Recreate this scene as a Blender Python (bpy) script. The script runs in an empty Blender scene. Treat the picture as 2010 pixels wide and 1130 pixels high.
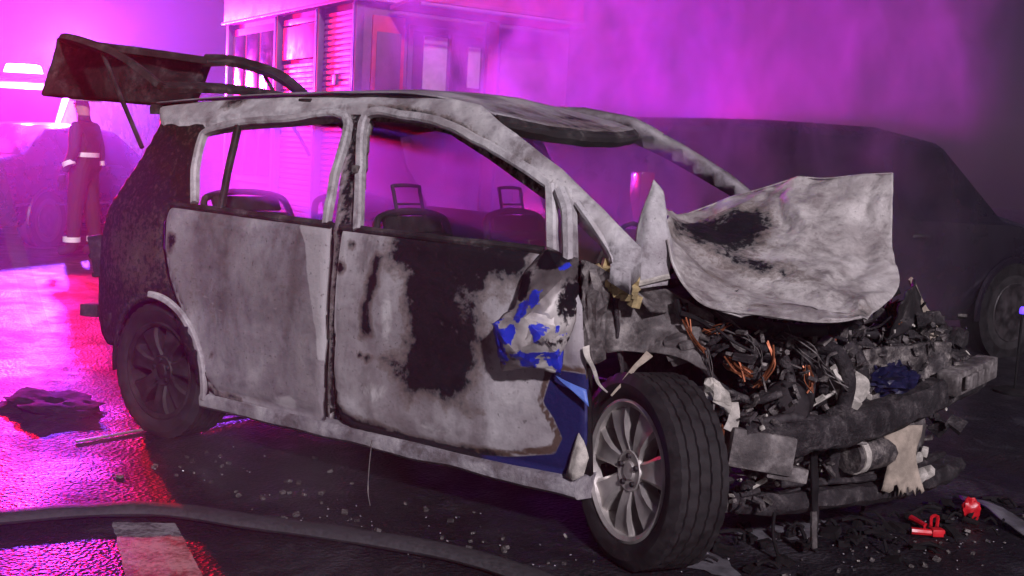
import bpy, bmesh, math, random
from mathutils import Vector, Matrix, noise

# ------------------------------------------------------------------ camera, world, sun, exposure
S = bpy.context.scene
COL = S.collection
rad = math.radians

cam = bpy.data.cameras.new('camera')
cam.sensor_width = 36.0
cam.lens = 41.23
cam.clip_start = 0.05
cam.clip_end = 500
camo = bpy.data.objects.new('camera', cam)
COL.objects.link(camo)
yaw, pitch, roll = rad(124.8), rad(-6.25), rad(3.12)
fw = Vector((math.cos(yaw) * math.cos(pitch), math.sin(yaw) * math.cos(pitch), math.sin(pitch)))
r0 = Vector((math.sin(yaw), -math.cos(yaw), 0))
u0 = r0.cross(fw)
rt = math.cos(roll) * r0 + math.sin(roll) * u0
up = -math.sin(roll) * r0 + math.cos(roll) * u0
camo.matrix_world = Matrix(((rt.x, up.x, -fw.x, 4.235), (rt.y, up.y, -fw.y, -4.158),
                            (rt.z, up.z, -fw.z, 1.32), (0, 0, 0, 1)))
S.camera = camo

W = bpy.data.worlds.new('World')
S.world = W
W.use_nodes = True
wn = W.node_tree
sky = wn.nodes.new('ShaderNodeTexSky')
sky.sky_type = 'NISHITA'
sky.sun_disc = False
SUN_DIR = Vector((0.74, -0.64, 0.50)).normalized()      # from the wreck towards the light
sky.sun_elevation = math.asin(SUN_DIR.z)
sky.sun_rotation = math.atan2(SUN_DIR.x, SUN_DIR.y)
wn.links.new(sky.outputs[0], wn.nodes['Background'].inputs[0])
wn.nodes['Background'].inputs[1].default_value = 0.004

sun = bpy.data.lights.new('sun', 'SUN')
sun.energy = 2.8
sun.angle = rad(3.0)
sun.color = (0.99, 0.88, 1.0)
suno = bpy.data.objects.new('sun', sun)
COL.objects.link(suno)
suno.rotation_euler = (-SUN_DIR).to_track_quat('-Z', 'Y').to_euler()

S.view_settings.view_transform = 'Standard'
S.view_settings.look = 'None'
S.view_settings.exposure = 0.0
S.view_settings.gamma = 1.0
S.render.engine = 'CYCLES'
S.cycles.use_denoising = True
S.cycles.adaptive_threshold = 0.02
S.cycles.volume_bounces = 0
S.cycles.max_bounces = 4
S.cycles.diffuse_bounces = 2
S.cycles.glossy_bounces = 2
S.cycles.volume_step_rate = 3.0
S.cycles.volume_max_steps = 192
S.cycles.sample_clamp_indirect = 6.0

rnd = random.Random(7)

# ------------------------------------------------------------------ materials
def newmat(name):
    m = bpy.data.materials.new(name)
    m.use_nodes = True
    nt = m.node_tree
    return m, nt, nt.nodes['Principled BSDF']

def nnoise(nt, scale, detail=6.0, rough=0.6, coord='Object', dist=0.0, vec=None):
    n = nt.nodes.new('ShaderNodeTexNoise')
    n.inputs['Scale'].default_value = scale
    n.inputs['Detail'].default_value = detail
    n.inputs['Roughness'].default_value = rough
    n.inputs['Distortion'].default_value = dist
    if vec is None:
        tc = nt.nodes.new('ShaderNodeTexCoord')
        vec = tc.outputs[coord]
    nt.links.new(vec, n.inputs['Vector'])
    return n.outputs['Fac']

def nmath(nt, op, a, b=None, c=None, clamp=False):
    n = nt.nodes.new('ShaderNodeMath')
    n.operation = op
    n.use_clamp = clamp
    for i, v in enumerate((a, b, c)):
        if v is None:
            continue
        if isinstance(v, (int, float)):
            n.inputs[i].default_value = v
        else:
            nt.links.new(v, n.inputs[i])
    return n.outputs[0]

def nstep(nt, v, lo, hi, a=0.0, b=1.0):
    n = nt.nodes.new('ShaderNodeMapRange')
    n.interpolation_type = 'SMOOTHSTEP'
    nt.links.new(v, n.inputs[0])
    for i, x in enumerate((lo, hi, a, b)):
        n.inputs[i + 1].default_value = x
    return n.outputs[0]

def nramp(nt, v, stops):
    n = nt.nodes.new('ShaderNodeValToRGB')
    e = n.color_ramp.elements
    while len(e) < len(stops):
        e.new(0.5)
    for el, (p, c) in zip(e, stops):
        el.position = p
        el.color = (*c, 1)
    nt.links.new(v, n.inputs[0])
    return n.outputs[0]

def nmix(nt, f, a, b):
    n = nt.nodes.new('ShaderNodeMix')
    n.data_type = 'RGBA'
    if isinstance(f, (int, float)):
        n.inputs[0].default_value = f
    else:
        nt.links.new(f, n.inputs[0])
    for i, v in ((6, a), (7, b)):
        if isinstance(v, tuple):
            n.inputs[i].default_value = (*v, 1)
        else:
            nt.links.new(v, n.inputs[i])
    return n.outputs[2]

def nattr(nt, name):
    n = nt.nodes.new('ShaderNodeAttribute')
    n.attribute_name = name
    return n.outputs['Fac']

def nbump(nt, bsdf, h, strength, dist):
    n = nt.nodes.new('ShaderNodeBump')
    n.inputs['Strength'].default_value = strength
    n.inputs['Distance'].default_value = dist
    nt.links.new(h, n.inputs['Height'])
    nt.links.new(n.outputs[0], bsdf.inputs['Normal'])

SOOT_PURPLE_LIT = (0.0065, 0.0045, 0.0095)  # soot black, with the purple ambient light mixed into its colour
RUSTC = (0.085, 0.040, 0.022)

def burnt(name, stops, soot=0.0, rust=0.0, scale=5.0, rough=0.75, metal=0.15, bump=0.35, streak=False, fringe=0.6):
    """fire-scorched sheet metal: ash grey over steel, with soot and rust read from the mesh"""
    m, nt, b = newmat(name)
    tc = nt.nodes.new('ShaderNodeTexCoord')
    vec = tc.outputs['Object']
    if streak:
        mp = nt.nodes.new('ShaderNodeMapping')
        mp.inputs['Scale'].default_value = (1.0, 1.0, 0.35)
        nt.links.new(vec, mp.inputs[0])
        vec2 = mp.outputs[0]
    else:
        vec2 = vec
    n1 = nnoise(nt, scale, 5, 0.62, dist=0.4, vec=vec2)
    n2 = nnoise(nt, scale * 6, 3, 0.7, vec=vec)
    n3 = nnoise(nt, scale * 22, 1, 0.6, vec=vec)
    f = nmath(nt, 'ADD', nmath(nt, 'MULTIPLY', n1, 0.72), nmath(nt, 'MULTIPLY', n2, 0.28))
    base = nramp(nt, nstep(nt, f, 0.34, 0.66), stops)
    n5 = nnoise(nt, scale * 0.42, 3, 0.6, dist=1.2, vec=vec)
    base = nmix(nt, nstep(nt, n5, 0.38, 0.66, 0.0, 0.55), base, tuple(c * t for c, t in zip(stops[0][1], (1.0, 0.93, 0.97))))
    n4 = nnoise(nt, scale * 1.7, 5, 0.75, dist=0.8, vec=vec)
    pf = nmath(nt, 'ADD', nattr(nt, 'pale'), nmath(nt, 'MULTIPLY', nmath(nt, 'SUBTRACT', n4, 0.5), 0.6))
    base = nmix(nt, nstep(nt, pf, 0.42, 0.58, 0.0, 0.75), base, stops[-1][1])
    rf = nmath(nt, 'ADD', nattr(nt, 'rust'), nmath(nt, 'ADD', nmath(nt, 'MULTIPLY', nmath(nt, 'SUBTRACT', n4, 0.5), 1.0), rust))
    base = nmix(nt, nstep(nt, rf, 0.40, 0.62, 0.0, 0.9), base, RUSTC)
    jit = nmath(nt, 'ADD', nmath(nt, 'MULTIPLY', nmath(nt, 'SUBTRACT', n4, 0.5), 0.7),
                nmath(nt, 'MULTIPLY', nmath(nt, 'SUBTRACT', n2, 0.5), 0.9))
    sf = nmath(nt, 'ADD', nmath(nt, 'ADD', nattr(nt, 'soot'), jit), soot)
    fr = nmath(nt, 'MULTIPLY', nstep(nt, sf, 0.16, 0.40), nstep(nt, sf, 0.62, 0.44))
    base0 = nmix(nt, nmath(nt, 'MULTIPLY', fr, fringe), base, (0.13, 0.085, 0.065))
    base = nmix(nt, nstep(nt, sf, 0.36, 0.64), base0, SOOT_PURPLE_LIT)
    speck = nstep(nt, n3, 0.66, 0.78)
    base = nmix(nt, nmath(nt, 'MULTIPLY', speck, 0.5), base, (0.04, 0.03, 0.03))
    nt.links.new(base, b.inputs['Base Color'])
    b.inputs['Metallic'].default_value = metal
    nt.links.new(nstep(nt, n2, 0.3, 0.7, rough - 0.15, min(1.0, rough + 0.12)), b.inputs['Roughness'])
    nbump(nt, b, n2, bump, 0.012)
    return m

def simple(name, col, rough=0.6, metal=0.0, var=0.35, scale=12.0, bump=0.2, spec=0.5, coat=0.0):
    m, nt, b = newmat(name)
    n = nnoise(nt, scale, 4, 0.65)
    d = tuple(c * (1 - var) for c in col)
    l = tuple(min(1, c * (1 + var)) for c in col)
    nt.links.new(nramp(nt, nstep(nt, n, 0.3, 0.7), [(0, d), (1, l)]), b.inputs['Base Color'])
    nt.links.new(nstep(nt, n, 0.25, 0.75, max(0.03, rough - 0.12), min(1, rough + 0.12)), b.inputs['Roughness'])
    b.inputs['Metallic'].default_value = metal
    b.inputs['Specular IOR Level'].default_value = spec
    b.inputs['Coat Weight'].default_value = coat
    if bump:
        nbump(nt, b, n, bump, 0.01)
    return m

def emitter(name, col, strength):
    m, nt, b = newmat(name)
    b.inputs['Base Color'].default_value = (*col, 1)
    b.inputs['Emission Color'].default_value = (*col, 1)
    b.inputs['Emission Strength'].default_value = strength
    return m

ASH = [(0.0, (0.15, 0.13, 0.135)), (0.35, (0.29, 0.27, 0.295)), (0.7, (0.40, 0.38, 0.40)), (1.0, (0.54, 0.52, 0.52))]
ASHL = [(0.0, (0.24, 0.215, 0.22)), (0.3, (0.46, 0.44, 0.45)), (0.65, (0.60, 0.585, 0.59)), (1.0, (0.74, 0.725, 0.71))]
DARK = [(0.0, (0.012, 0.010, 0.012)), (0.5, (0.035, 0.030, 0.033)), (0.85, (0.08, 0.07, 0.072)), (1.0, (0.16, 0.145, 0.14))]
MIDG = [(0.0, (0.05, 0.045, 0.045)), (0.45, (0.14, 0.125, 0.12)), (0.8, (0.27, 0.25, 0.24)), (1.0, (0.40, 0.37, 0.34))]

M = {}
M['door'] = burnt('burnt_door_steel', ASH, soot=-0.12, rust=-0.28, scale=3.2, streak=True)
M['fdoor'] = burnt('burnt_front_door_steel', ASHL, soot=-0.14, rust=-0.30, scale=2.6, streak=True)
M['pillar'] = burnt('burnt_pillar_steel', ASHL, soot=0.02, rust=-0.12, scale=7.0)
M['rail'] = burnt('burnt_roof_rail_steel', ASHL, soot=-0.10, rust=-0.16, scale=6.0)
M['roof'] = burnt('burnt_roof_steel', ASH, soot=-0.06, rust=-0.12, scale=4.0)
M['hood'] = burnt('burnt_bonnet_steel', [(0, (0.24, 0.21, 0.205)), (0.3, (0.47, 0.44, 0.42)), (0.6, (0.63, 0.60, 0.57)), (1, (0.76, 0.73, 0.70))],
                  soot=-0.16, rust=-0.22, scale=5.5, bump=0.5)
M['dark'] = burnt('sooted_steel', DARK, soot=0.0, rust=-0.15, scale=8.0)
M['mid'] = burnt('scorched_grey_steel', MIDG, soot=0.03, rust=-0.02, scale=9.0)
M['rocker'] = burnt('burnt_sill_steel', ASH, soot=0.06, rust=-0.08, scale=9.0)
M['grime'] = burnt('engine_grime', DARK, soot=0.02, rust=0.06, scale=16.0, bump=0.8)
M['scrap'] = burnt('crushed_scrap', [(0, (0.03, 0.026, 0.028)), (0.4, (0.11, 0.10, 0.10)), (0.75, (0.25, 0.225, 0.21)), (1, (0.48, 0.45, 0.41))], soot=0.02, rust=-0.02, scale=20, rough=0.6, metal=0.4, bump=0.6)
M['ashwhite'] = simple('white_ash_alloy', (0.55, 0.52, 0.46), 0.8, 0.0, 0.35, 22, 0.4)
M['yellowash'] = simple('yellowish_ash', (0.42, 0.33, 0.16), 0.9, 0.0, 0.4, 25, 0.6)
M['tyre'] = simple('sooty_tyre_rubber', (0.018, 0.016, 0.017), 0.72, 0.0, 0.5, 20, 0.25)
M['alloy'] = simple('silver_alloy', (0.62, 0.59, 0.55), 0.40, 0.55, 0.22, 7, 0.05)
M['alloyd'] = simple('sooted_alloy', (0.035, 0.030, 0.032), 0.6, 0.4, 0.6, 14, 0.2)
M['copper'] = simple('bare_copper_wire', (0.30, 0.095, 0.04), 0.45, 0.55, 0.35, 40, 0.0)
M['steelrod'] = simple('bare_steel', (0.5, 0.47, 0.44), 0.45, 0.6, 0.3, 20, 0.1)
M['plate'] = simple('beige_scorched_plate', (0.40, 0.34, 0.27), 0.85, 0.0, 0.3, 16, 0.3)
M['bluecast'] = simple('blue_glow_tint', (0.006, 0.006, 0.040), 0.5, 0.0, 0.5, 18, 0.3, 0.6)  # blue glow by the bumper put into a dark base colour
M['red'] = simple('red_plastic', (0.62, 0.012, 0.022), 0.4, 0.0, 0.25, 20, 0.05)
M['foam'] = simple('grey_foam_residue', (0.13, 0.125, 0.14), 0.8, 0.0, 0.5, 9, 0.5)
M['hose'] = simple('grey_woven_hose', (0.048, 0.045, 0.050), 0.7, 0.0, 0.3, 60, 0.3)
M['black'] = simple('charred_black', (0.012, 0.011, 0.012), 0.9, 0.0, 0.6, 16, 0.6, 0.2)

def blue_flake():
    m, nt, b = newmat('flaking_blue_paint')
    n1 = nnoise(nt, 12, 5, 0.6, dist=0.8)
    n2 = nnoise(nt, 38, 4, 0.65)
    n3 = nnoise(nt, 5, 4, 0.5)
    metal = nramp(nt, nstep(nt, n3, 0.3, 0.7), [(0, (0.10, 0.085, 0.085)), (0.5, (0.36, 0.33, 0.32)), (1, (0.70, 0.67, 0.63))])
    f = nstep(nt, nmath(nt, 'ADD', nattr(nt, 'paint'), nmath(nt, 'ADD', nmath(nt, 'MULTIPLY', nmath(nt, 'SUBTRACT', n1, 0.5), 1.6),
                                                             nmath(nt, 'MULTIPLY', nmath(nt, 'SUBTRACT', n2, 0.5), 1.0))), 0.47, 0.53)
    c = nmix(nt, f, metal, (0.025, 0.05, 0.68))
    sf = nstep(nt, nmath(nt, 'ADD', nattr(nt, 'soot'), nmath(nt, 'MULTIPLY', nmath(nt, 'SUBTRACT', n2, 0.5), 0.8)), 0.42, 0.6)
    c = nmix(nt, sf, c, SOOT_PURPLE_LIT)
    nt.links.new(c, b.inputs['Base Color'])
    nt.links.new(nstep(nt, f, 0, 1, 0.55, 0.38), b.inputs['Roughness'])
    nt.links.new(nstep(nt, f, 0, 1, 0.2, 0.0), b.inputs['Metallic'])
    nbump(nt, b, nmath(nt, 'ADD', n2, nmath(nt, 'MULTIPLY', f, 0.6)), 0.25, 0.008)
    return m
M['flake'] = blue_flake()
M['blue'] = simple('blue_car_paint', (0.02, 0.035, 0.40), 0.3, 0.0, 0.3, 8, 0.05, 0.5, 0.4)
M['lightblue'] = simple('pale_blue_paint', (0.12, 0.22, 0.68), 0.4, 0.0, 0.2, 9, 0.05)

def asphalt():
    m, nt, b = newmat('wet_asphalt')
    tc = nt.nodes.new('ShaderNodeTexCoord')
    v = tc.outputs['Object']
    g = nt.nodes.new('ShaderNodeTexVoronoi')
    g.inputs['Scale'].default_value = 60
    nt.links.new(v, g.inputs['Vector'])
    n1 = nnoise(nt, 1.3, 6, 0.6, vec=v, dist=0.5)
    n2 = nnoise(nt, 40, 2, 0.7, vec=v)
    n3 = nnoise(nt, 6, 4, 0.65, vec=v)
    c = nramp(nt, nmath(nt, 'ADD', nmath(nt, 'MULTIPLY', n3, 0.6), nmath(nt, 'MULTIPLY', n2, 0.4)),
              [(0.3, (0.009, 0.008, 0.011)), (0.6, (0.024, 0.022, 0.027)), (0.8, (0.055, 0.051, 0.057))])
    n6 = nnoise(nt, 2.3, 5, 0.7, vec=v, dist=0.8)
    c = nmix(nt, nstep(nt, n6, 0.52, 0.68, 0.0, 0.6), c, (0.075, 0.070, 0.080))
    nt.links.new(c, b.inputs['Base Color'])
    wet = nstep(nt, nmath(nt, 'ADD', nmath(nt, 'MULTIPLY', n1, 0.7), nmath(nt, 'MULTIPLY', n3, 0.3)), 0.40, 0.60)
    nt.links.new(nmath(nt, 'SUBTRACT', 0.62, nmath(nt, 'MULTIPLY', wet, 0.30)), b.inputs['Roughness'])
    h = nmath(nt, 'ADD', nmath(nt, 'MULTIPLY', g.outputs['Distance'], 0.9), nmath(nt, 'MULTIPLY', n2, 0.6))
    b.inputs['Specular IOR Level'].default_value = 0.16
    nbump(nt, b, h, 0.7, 0.010)
    return m
M['asphalt'] = asphalt()

def road_paint():
    m, nt, b = newmat('worn_white_road_paint')
    n1 = nnoise(nt, 7, 8, 0.7)
    n2 = nnoise(nt, 60, 4, 0.7)
    f = nstep(nt, nmath(nt, 'ADD', nmath(nt, 'MULTIPLY', n1, 0.6), nmath(nt, 'MULTIPLY', n2, 0.4)), 0.40, 0.60)
    nt.links.new(nmix(nt, f, (0.05, 0.048, 0.05), (0.34, 0.33, 0.34)), b.inputs['Base Color'])
    b.inputs['Roughness'].default_value = 0.6
    nbump(nt, b, n2, 0.5, 0.006)
    return m
M['paint'] = road_paint()

# ------------------------------------------------------------------ mesh helpers
def finish(bm, name, mat, parent=None, smooth=True, angle=40):
    bmesh.ops.recalc_face_normals(bm, faces=bm.faces)
    me = bpy.data.meshes.new(name)
    bm.to_mesh(me)
    bm.free()
    me.materials.append(mat)
    if smooth:
        me.polygons.foreach_set('use_smooth', [True] * len(me.polygons))
        me.set_sharp_from_angle(angle=rad(angle))
    o = bpy.data.objects.new(name, me)
    COL.objects.link(o)
    o.parent = parent
    return o

def empty(name, loc=(0, 0, 0), rz=0.0):
    o = bpy.data.objects.new(name, None)
    COL.objects.link(o)
    o.location = loc
    o.rotation_euler = (0, 0, rz)
    o.empty_display_size = 0.3
    return o

def tag(o, label=None, cat=None, group=None, kind=None):
    for k, v in (('label', label), ('category', cat), ('group', group), ('kind', kind)):
        if v:
            o[k] = v
    return o

def add_box(bm, c, s, rot=None, taper=1.0, bevel=0.0):
    r = bmesh.ops.create_cube(bm, size=1.0)
    vs = r['verts']
    for v in vs:
        k = taper if v.co.z > 0 else 1.0
        v.co = Vector((v.co.x * s[0] * k, v.co.y * s[1] * k, v.co.z * s[2]))
    if bevel:
        es = list({e for v in vs for e in v.link_edges})
        rr = bmesh.ops.bevel(bm, geom=es, offset=bevel, segments=2, affect='EDGES', profile=0.6)
        vs = list({v for f in rr['faces'] for v in f.verts} | {v for v in vs if v.is_valid})
    R_ = rot if rot is not None else Matrix.Identity(3)
    for v in vs:
        v.co = R_ @ v.co + Vector(c)
    return vs

def rotm(rx=0, ry=0, rz=0):
    return (Matrix.Rotation(rad(rz), 3, 'Z') @ Matrix.Rotation(rad(ry), 3, 'Y') @ Matrix.Rotation(rad(rx), 3, 'X'))

def catmull(pts, n):
    P = [Vector(p) for p in pts]
    P = [P[0] * 2 - P[1]] + P + [P[-1] * 2 - P[-2]]
    out = []
    for i in range(1, len(P) - 2):
        for k in range(n):
            t = k / n
            a, b_, c, d = P[i - 1], P[i], P[i + 1], P[i + 2]
            out.append(0.5 * ((2 * b_) + (c - a) * t + (2 * a - 5 * b_ + 4 * c - d) * t * t + (3 * b_ - a - 3 * c + d) * t ** 3))
    out.append(P[-2])
    return out

def add_tube(bm, pts, r, seg=6, smooth=4, r2=None):
    P = catmull(pts, smooth) if smooth > 1 and len(pts) > 2 else [Vector(p) for p in pts]
    rings = []
    n = len(P)
    side = None
    for i, p in enumerate(P):
        t = (P[min(i + 1, n - 1)] - P[max(i - 1, 0)]).normalized()
        if side is None:
            ref = Vector((0, 0, 1)) if abs(t.z) < 0.9 else Vector((1, 0, 0))
            side = t.cross(ref).normalized()
        side = (side - t * side.dot(t)).normalized()
        w = t.cross(side)
        rr = r if r2 is None else r + (r2 - r) * i / (n - 1)
        rings.append([bm.verts.new(p + (side * math.cos(a) + w * math.sin(a)) * rr)
                      for a in (2 * math.pi * k / seg for k in range(seg))])
    for a, b_ in zip(rings, rings[1:]):
        for k in range(seg):
            bm.faces.new((a[k], a[(k + 1) % seg], b_[(k + 1) % seg], b_[k]))
    bm.faces.new(rings[0][::-1])
    bm.faces.new(rings[-1])

def tube(name, pts, r, mat, parent, seg=8, smooth=4, r2=None):
    bm = bmesh.new()
    add_tube(bm, pts, r, seg, smooth, r2)
    return finish(bm, name, mat, parent)

def add_ribbon(bm, pts, width, thick, nrm, smooth=4):
    """flat bar swept along a path; width lies across the path and square to nrm"""
    P = catmull(pts, smooth) if smooth > 1 and len(pts) > 2 else [Vector(p) for p in pts]
    n = len(P)
    rings = []
    for i, p in enumerate(P):
        t = (P[min(i + 1, n - 1)] - P[max(i - 1, 0)]).normalized()
        N = Vector(nrm(p) if callable(nrm) else nrm)
        N = (N - t * N.dot(t)).normalized()
        s = t.cross(N)
        w = width if not isinstance(width, (list, tuple)) else width[0] + (width[1] - width[0]) * i / (n - 1)
        e = 0.25 * thick
        prof = [(-w / 2, -thick / 2), (-w / 2, thick / 2 - e), (-w / 2 + e, thick / 2), (w / 2 - e, thick / 2), (w / 2, thick / 2 - e), (w / 2, -thick / 2)]
        rings.append([bm.verts.new(p + s * a + N * b_) for a, b_ in prof])
    k = 6
    for a, b_ in zip(rings, rings[1:]):
        for j in range(k):
            bm.faces.new((a[j], a[(j + 1) % k], b_[(j + 1) % k], b_[j]))
    bm.faces.new(rings[0][::-1])
    bm.faces.new(rings[-1])

def ribbon(name, pts, width, thick, mat, parent, nrm, smooth=4, jit=0.0):
    bm = bmesh.new()
    add_ribbon(bm, pts, width, thick, nrm, smooth)
    if jit:
        for v in bm.verts:
            v.co += noise.noise_vector(v.co * 14) * jit
    return finish(bm, name, mat, parent)

def add_lathe(bm, prof, seg=48, axis='Y', closed=False):
    """prof: list of (radius, offset along axis)"""
    rings = []
    for r, o in prof:
        ring = []
        for k in range(seg):
            a = 2 * math.pi * k / seg
            ring.append(bm.verts.new((r * math.cos(a), o, r * math.sin(a)) if axis == 'Y' else (r * math.cos(a), r * math.sin(a), o)))
        rings.append(ring)
    pairs = list(zip(rings, rings[1:]))
    if closed:
        pairs.append((rings[-1], rings[0]))
    for a, b_ in pairs:
        for k in range(seg):
            bm.faces.new((a[k], a[(k + 1) % seg], b_[(k + 1) % seg], b_[k]))
    return rings

def seg_dist(px, pz, poly):
    """signed distance to a polygon in the plane, negative inside"""
    d = 1e9
    inside = False
    n = len(poly)
    for i in range(n):
        x1, z1 = poly[i]
        x2, z2 = poly[(i + 1) % n]
        ex, ez = x2 - x1, z2 - z1
        L = ex * ex + ez * ez
        t = 0 if L == 0 else max(0, min(1, ((px - x1) * ex + (pz - z1) * ez) / L))
        d = min(d, math.hypot(px - x1 - t * ex, pz - z1 - t * ez))
        if (z1 > pz) != (z2 > pz) and px < (x2 - x1) * (pz - z1) / (z2 - z1) + x1:
            inside = not inside
    return -d if inside else d

def set_attr(me, name, vals):
    a = me.attributes.new(name, 'FLOAT', 'POINT')
    a.data.foreach_set('value', vals)

def ys(x, z):
    """right-hand skin of the wreck: distance from its centre line at a station x and height z"""
    y = -0.86 + 0.12 * (z - 0.62) ** 2 if z < 1.0 else -0.843 + 0.41 * (z - 1.0) + 0.45 * max(0, z - 1.44)
    if x > 1.7:
        y += 0.10 * ((x - 1.7) / 0.6) ** 2 * (1 if z > 1 else 0.3)
    if x < 0:
        y += 0.42 * x * x
    return y

def panel(name, poly, mat, parent, yf=ys, res=0.025, thick=0.02, off=0.0, attrs=None, dent=0.0, dscale=2.5, roll_=0.010, smooth_out=True):
    bm = bmesh.new()
    pts = []
    n = len(poly)
    for i in range(n):
        a, b_ = poly[i], poly[(i + 1) % n]
        k = max(1, int(math.dist(a, b_) / (res * 1.6)))
        for j in range(k):
            t = j / k
            pts.append((a[0] + (b_[0] - a[0]) * t, a[1] + (b_[1] - a[1]) * t))
    f = bm.faces.new([bm.verts.new((x, 0, z)) for x, z in pts])
    if roll_:
        bmesh.ops.inset_individual(bm, faces=[f], thickness=0.011, use_even_offset=True)
    x0, x1 = min(p[0] for p in pts), max(p[0] for p in pts)
    z0, z1 = min(p[1] for p in pts), max(p[1] for p in pts)
    x = x0 + res
    while x < x1:
        bmesh.ops.bisect_plane(bm, geom=bm.verts[:] + bm.edges[:] + bm.faces[:], plane_co=(x, 0, 0), plane_no=(1, 0, 0), dist=1e-5)
        x += res
    z = z0 + res
    while z < z1:
        bmesh.ops.bisect_plane(bm, geom=bm.verts[:] + bm.edges[:] + bm.faces[:], plane_co=(0, 0, z), plane_no=(0, 0, 1), dist=1e-5)
        z += res
    bmesh.ops.triangulate(bm, faces=[q for q in bm.faces if len(q.verts) > 4])
    vals = {k: [] for k in (attrs or {})}
    bm.verts.ensure_lookup_table()
    for v in bm.verts:
        px, pz = v.co.x, v.co.z
        y = yf(px, pz) + off
        if dent:
            y += dent * noise.fractal(Vector((px * dscale, pz * dscale, 3.7)), 0.7, 2.2, 3)
        if roll_:
            d = -seg_dist(px, pz, poly)
            y += roll_ * max(0, 1 - max(d, 0) / 0.011) ** 2
        for k, fn in (attrs or {}).items():
            vals[k].append(fn(px, pz))
        v.co.y = y
    bm.normal_update()
    bmesh.ops.recalc_face_normals(bm, faces=bm.faces)
    s = sum(q.normal.y * q.calc_area() for q in bm.faces)
    if s > 0:
        bmesh.ops.reverse_faces(bm, faces=bm.faces)
    me = bpy.data.meshes.new(name)
    bm.to_mesh(me)
    bm.free()
    me.materials.append(mat)
    me.polygons.foreach_set('use_smooth', [True] * len(me.polygons))
    for k, vv in vals.items():
        set_attr(me, k, vv)
    o = bpy.data.objects.new(name, me)
    COL.objects.link(o)
    o.parent = parent
    if thick:
        md = o.modifiers.new('thickness', 'SOLIDIFY')
        md.thickness = thick
        md.offset = -1
        md.use_even_offset = False
    return o

def patch(name, rows, mat, parent, nu=8, nv=8, thick=0.004, crump=0.0, cscale=6.0, attrs=None, fine=0.0, smooth=True, angle=60, crease=0.0, kscale=4.0, facet=0.0, foil=0.0, folds=()):
    """sheet through a grid of 3D points, subdivided by Catmull-Rom both ways"""
    R1 = [catmull(r, nu) for r in rows]
    cols = list(zip(*R1))
    C1 = [catmull(c, nv) for c in cols]
    bm = bmesh.new()
    g = [[bm.verts.new(p) for p in c] for c in C1]
    ni, nj = len(g), len(g[0])
    for i in range(ni - 1):
        for j in range(nj - 1):
            bm.faces.new((g[i][j], g[i + 1][j], g[i + 1][j + 1], g[i][j + 1]))
    bmesh.ops.recalc_face_normals(bm, faces=bm.faces)
    bm.normal_update()
    nr = {v: v.normal.copy() for v in bm.verts}
    uv = {g[i][j]: (j / (nj - 1), i / (ni - 1)) for i in range(ni) for j in range(nj)}
    for v in bm.verts:
        if crump:
            h = noise.ridged_multi_fractal(v.co * cscale, 0.9, 2.1, 3, 1.0, 2.0) - 1.0
            v.co += nr[v] * h * crump
        if fine:
            v.co += nr[v] * noise.noise(v.co * cscale * 4) * fine
        if crease or facet:
            q = v.co * kscale + noise.noise_vector(v.co * 3.0) * 0.25
            d, pts = noise.voronoi(q)
            v.co -= nr[v] * crease * math.exp(-((d[1] - d[0]) / 0.16) ** 2)
            t = noise.noise_vector(pts[0] * 5.3)
            v.co += nr[v] * facet * (t.dot(q - pts[0]) * 2.0)
    for (a0, b0, a1, b1, wdt, hgt) in folds:
        for v in bm.verts:
            p_, q_ = uv[v]
            q_ += 0.03 * math.sin(p_ * 17 + b0 * 9)
            ex_, ey_ = a1 - a0, b1 - b0
            t = max(0, min(1, ((p_ - a0) * ex_ + (q_ - b0) * ey_) / (ex_ * ex_ + ey_ * ey_)))
            d = math.hypot(p_ - a0 - t * ex_, q_ - b0 - t * ey_)
            if d < wdt:
                v.co += nr[v] * hgt * (1 - d / wdt) * math.sin(math.pi * (0.1 + 0.8 * t))
    if foil:
        r_ = random.Random(len(name) + ni)
        for i in range(ni):
            for j in range(nj):
                v = g[i][j]
                e = 1.0 if 0 < i < ni - 1 and 0 < j < nj - 1 else 0.35
                a = (g[min(i + 1, ni - 1)][j].co - g[max(i - 1, 0)][j].co) * 0.22
                b_ = (g[i][min(j + 1, nj - 1)].co - g[i][max(j - 1, 0)].co) * 0.22
                v.co += (nr[v] * r_.uniform(-1, 1) * foil + a * r_.uniform(-1, 1) + b_ * r_.uniform(-1, 1)) * e
        bmesh.ops.triangulate(bm, faces=bm.faces[:], quad_method='SHORT_EDGE')
    vals = {k: [] for k in (attrs or {})}
    for v in bm.verts:
        for k, fn in (attrs or {}).items():
            vals[k].append(fn(*uv[v]))
    me = bpy.data.meshes.new(name)
    bm.to_mesh(me)
    bm.free()
    me.materials.append(mat)
    if smooth:
        me.polygons.foreach_set('use_smooth', [True] * len(me.polygons))
        me.set_sharp_from_angle(angle=rad(angle))
    for k, vv in vals.items():
        set_attr(me, k, vv)
    o = bpy.data.objects.new(name, me)
    COL.objects.link(o)
    o.parent = parent
    md = o.modifiers.new('thickness', 'SOLIDIFY')
    md.thickness = thick
    md.offset = 0
    return o

def mirror(o, parent, name=None):
    c = o.copy()
    COL.objects.link(c)
    c.scale = (1, -1, 1)
    c.parent = parent
    return c

def blob(u, v, cu, cv, ru, rv):
    d = math.hypot((u - cu) / ru, (v - cv) / rv)
    return max(0.0, min(1.0, 1.15 - 0.65 * d))

# ------------------------------------------------------------------ ground and painted markings
bm = bmesh.new()
bmesh.ops.create_grid(bm, x_segments=8, y_segments=8, size=70)
ground = finish(bm, 'ground', M['asphalt'], smooth=False)
ground['kind'] = 'structure'

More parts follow.
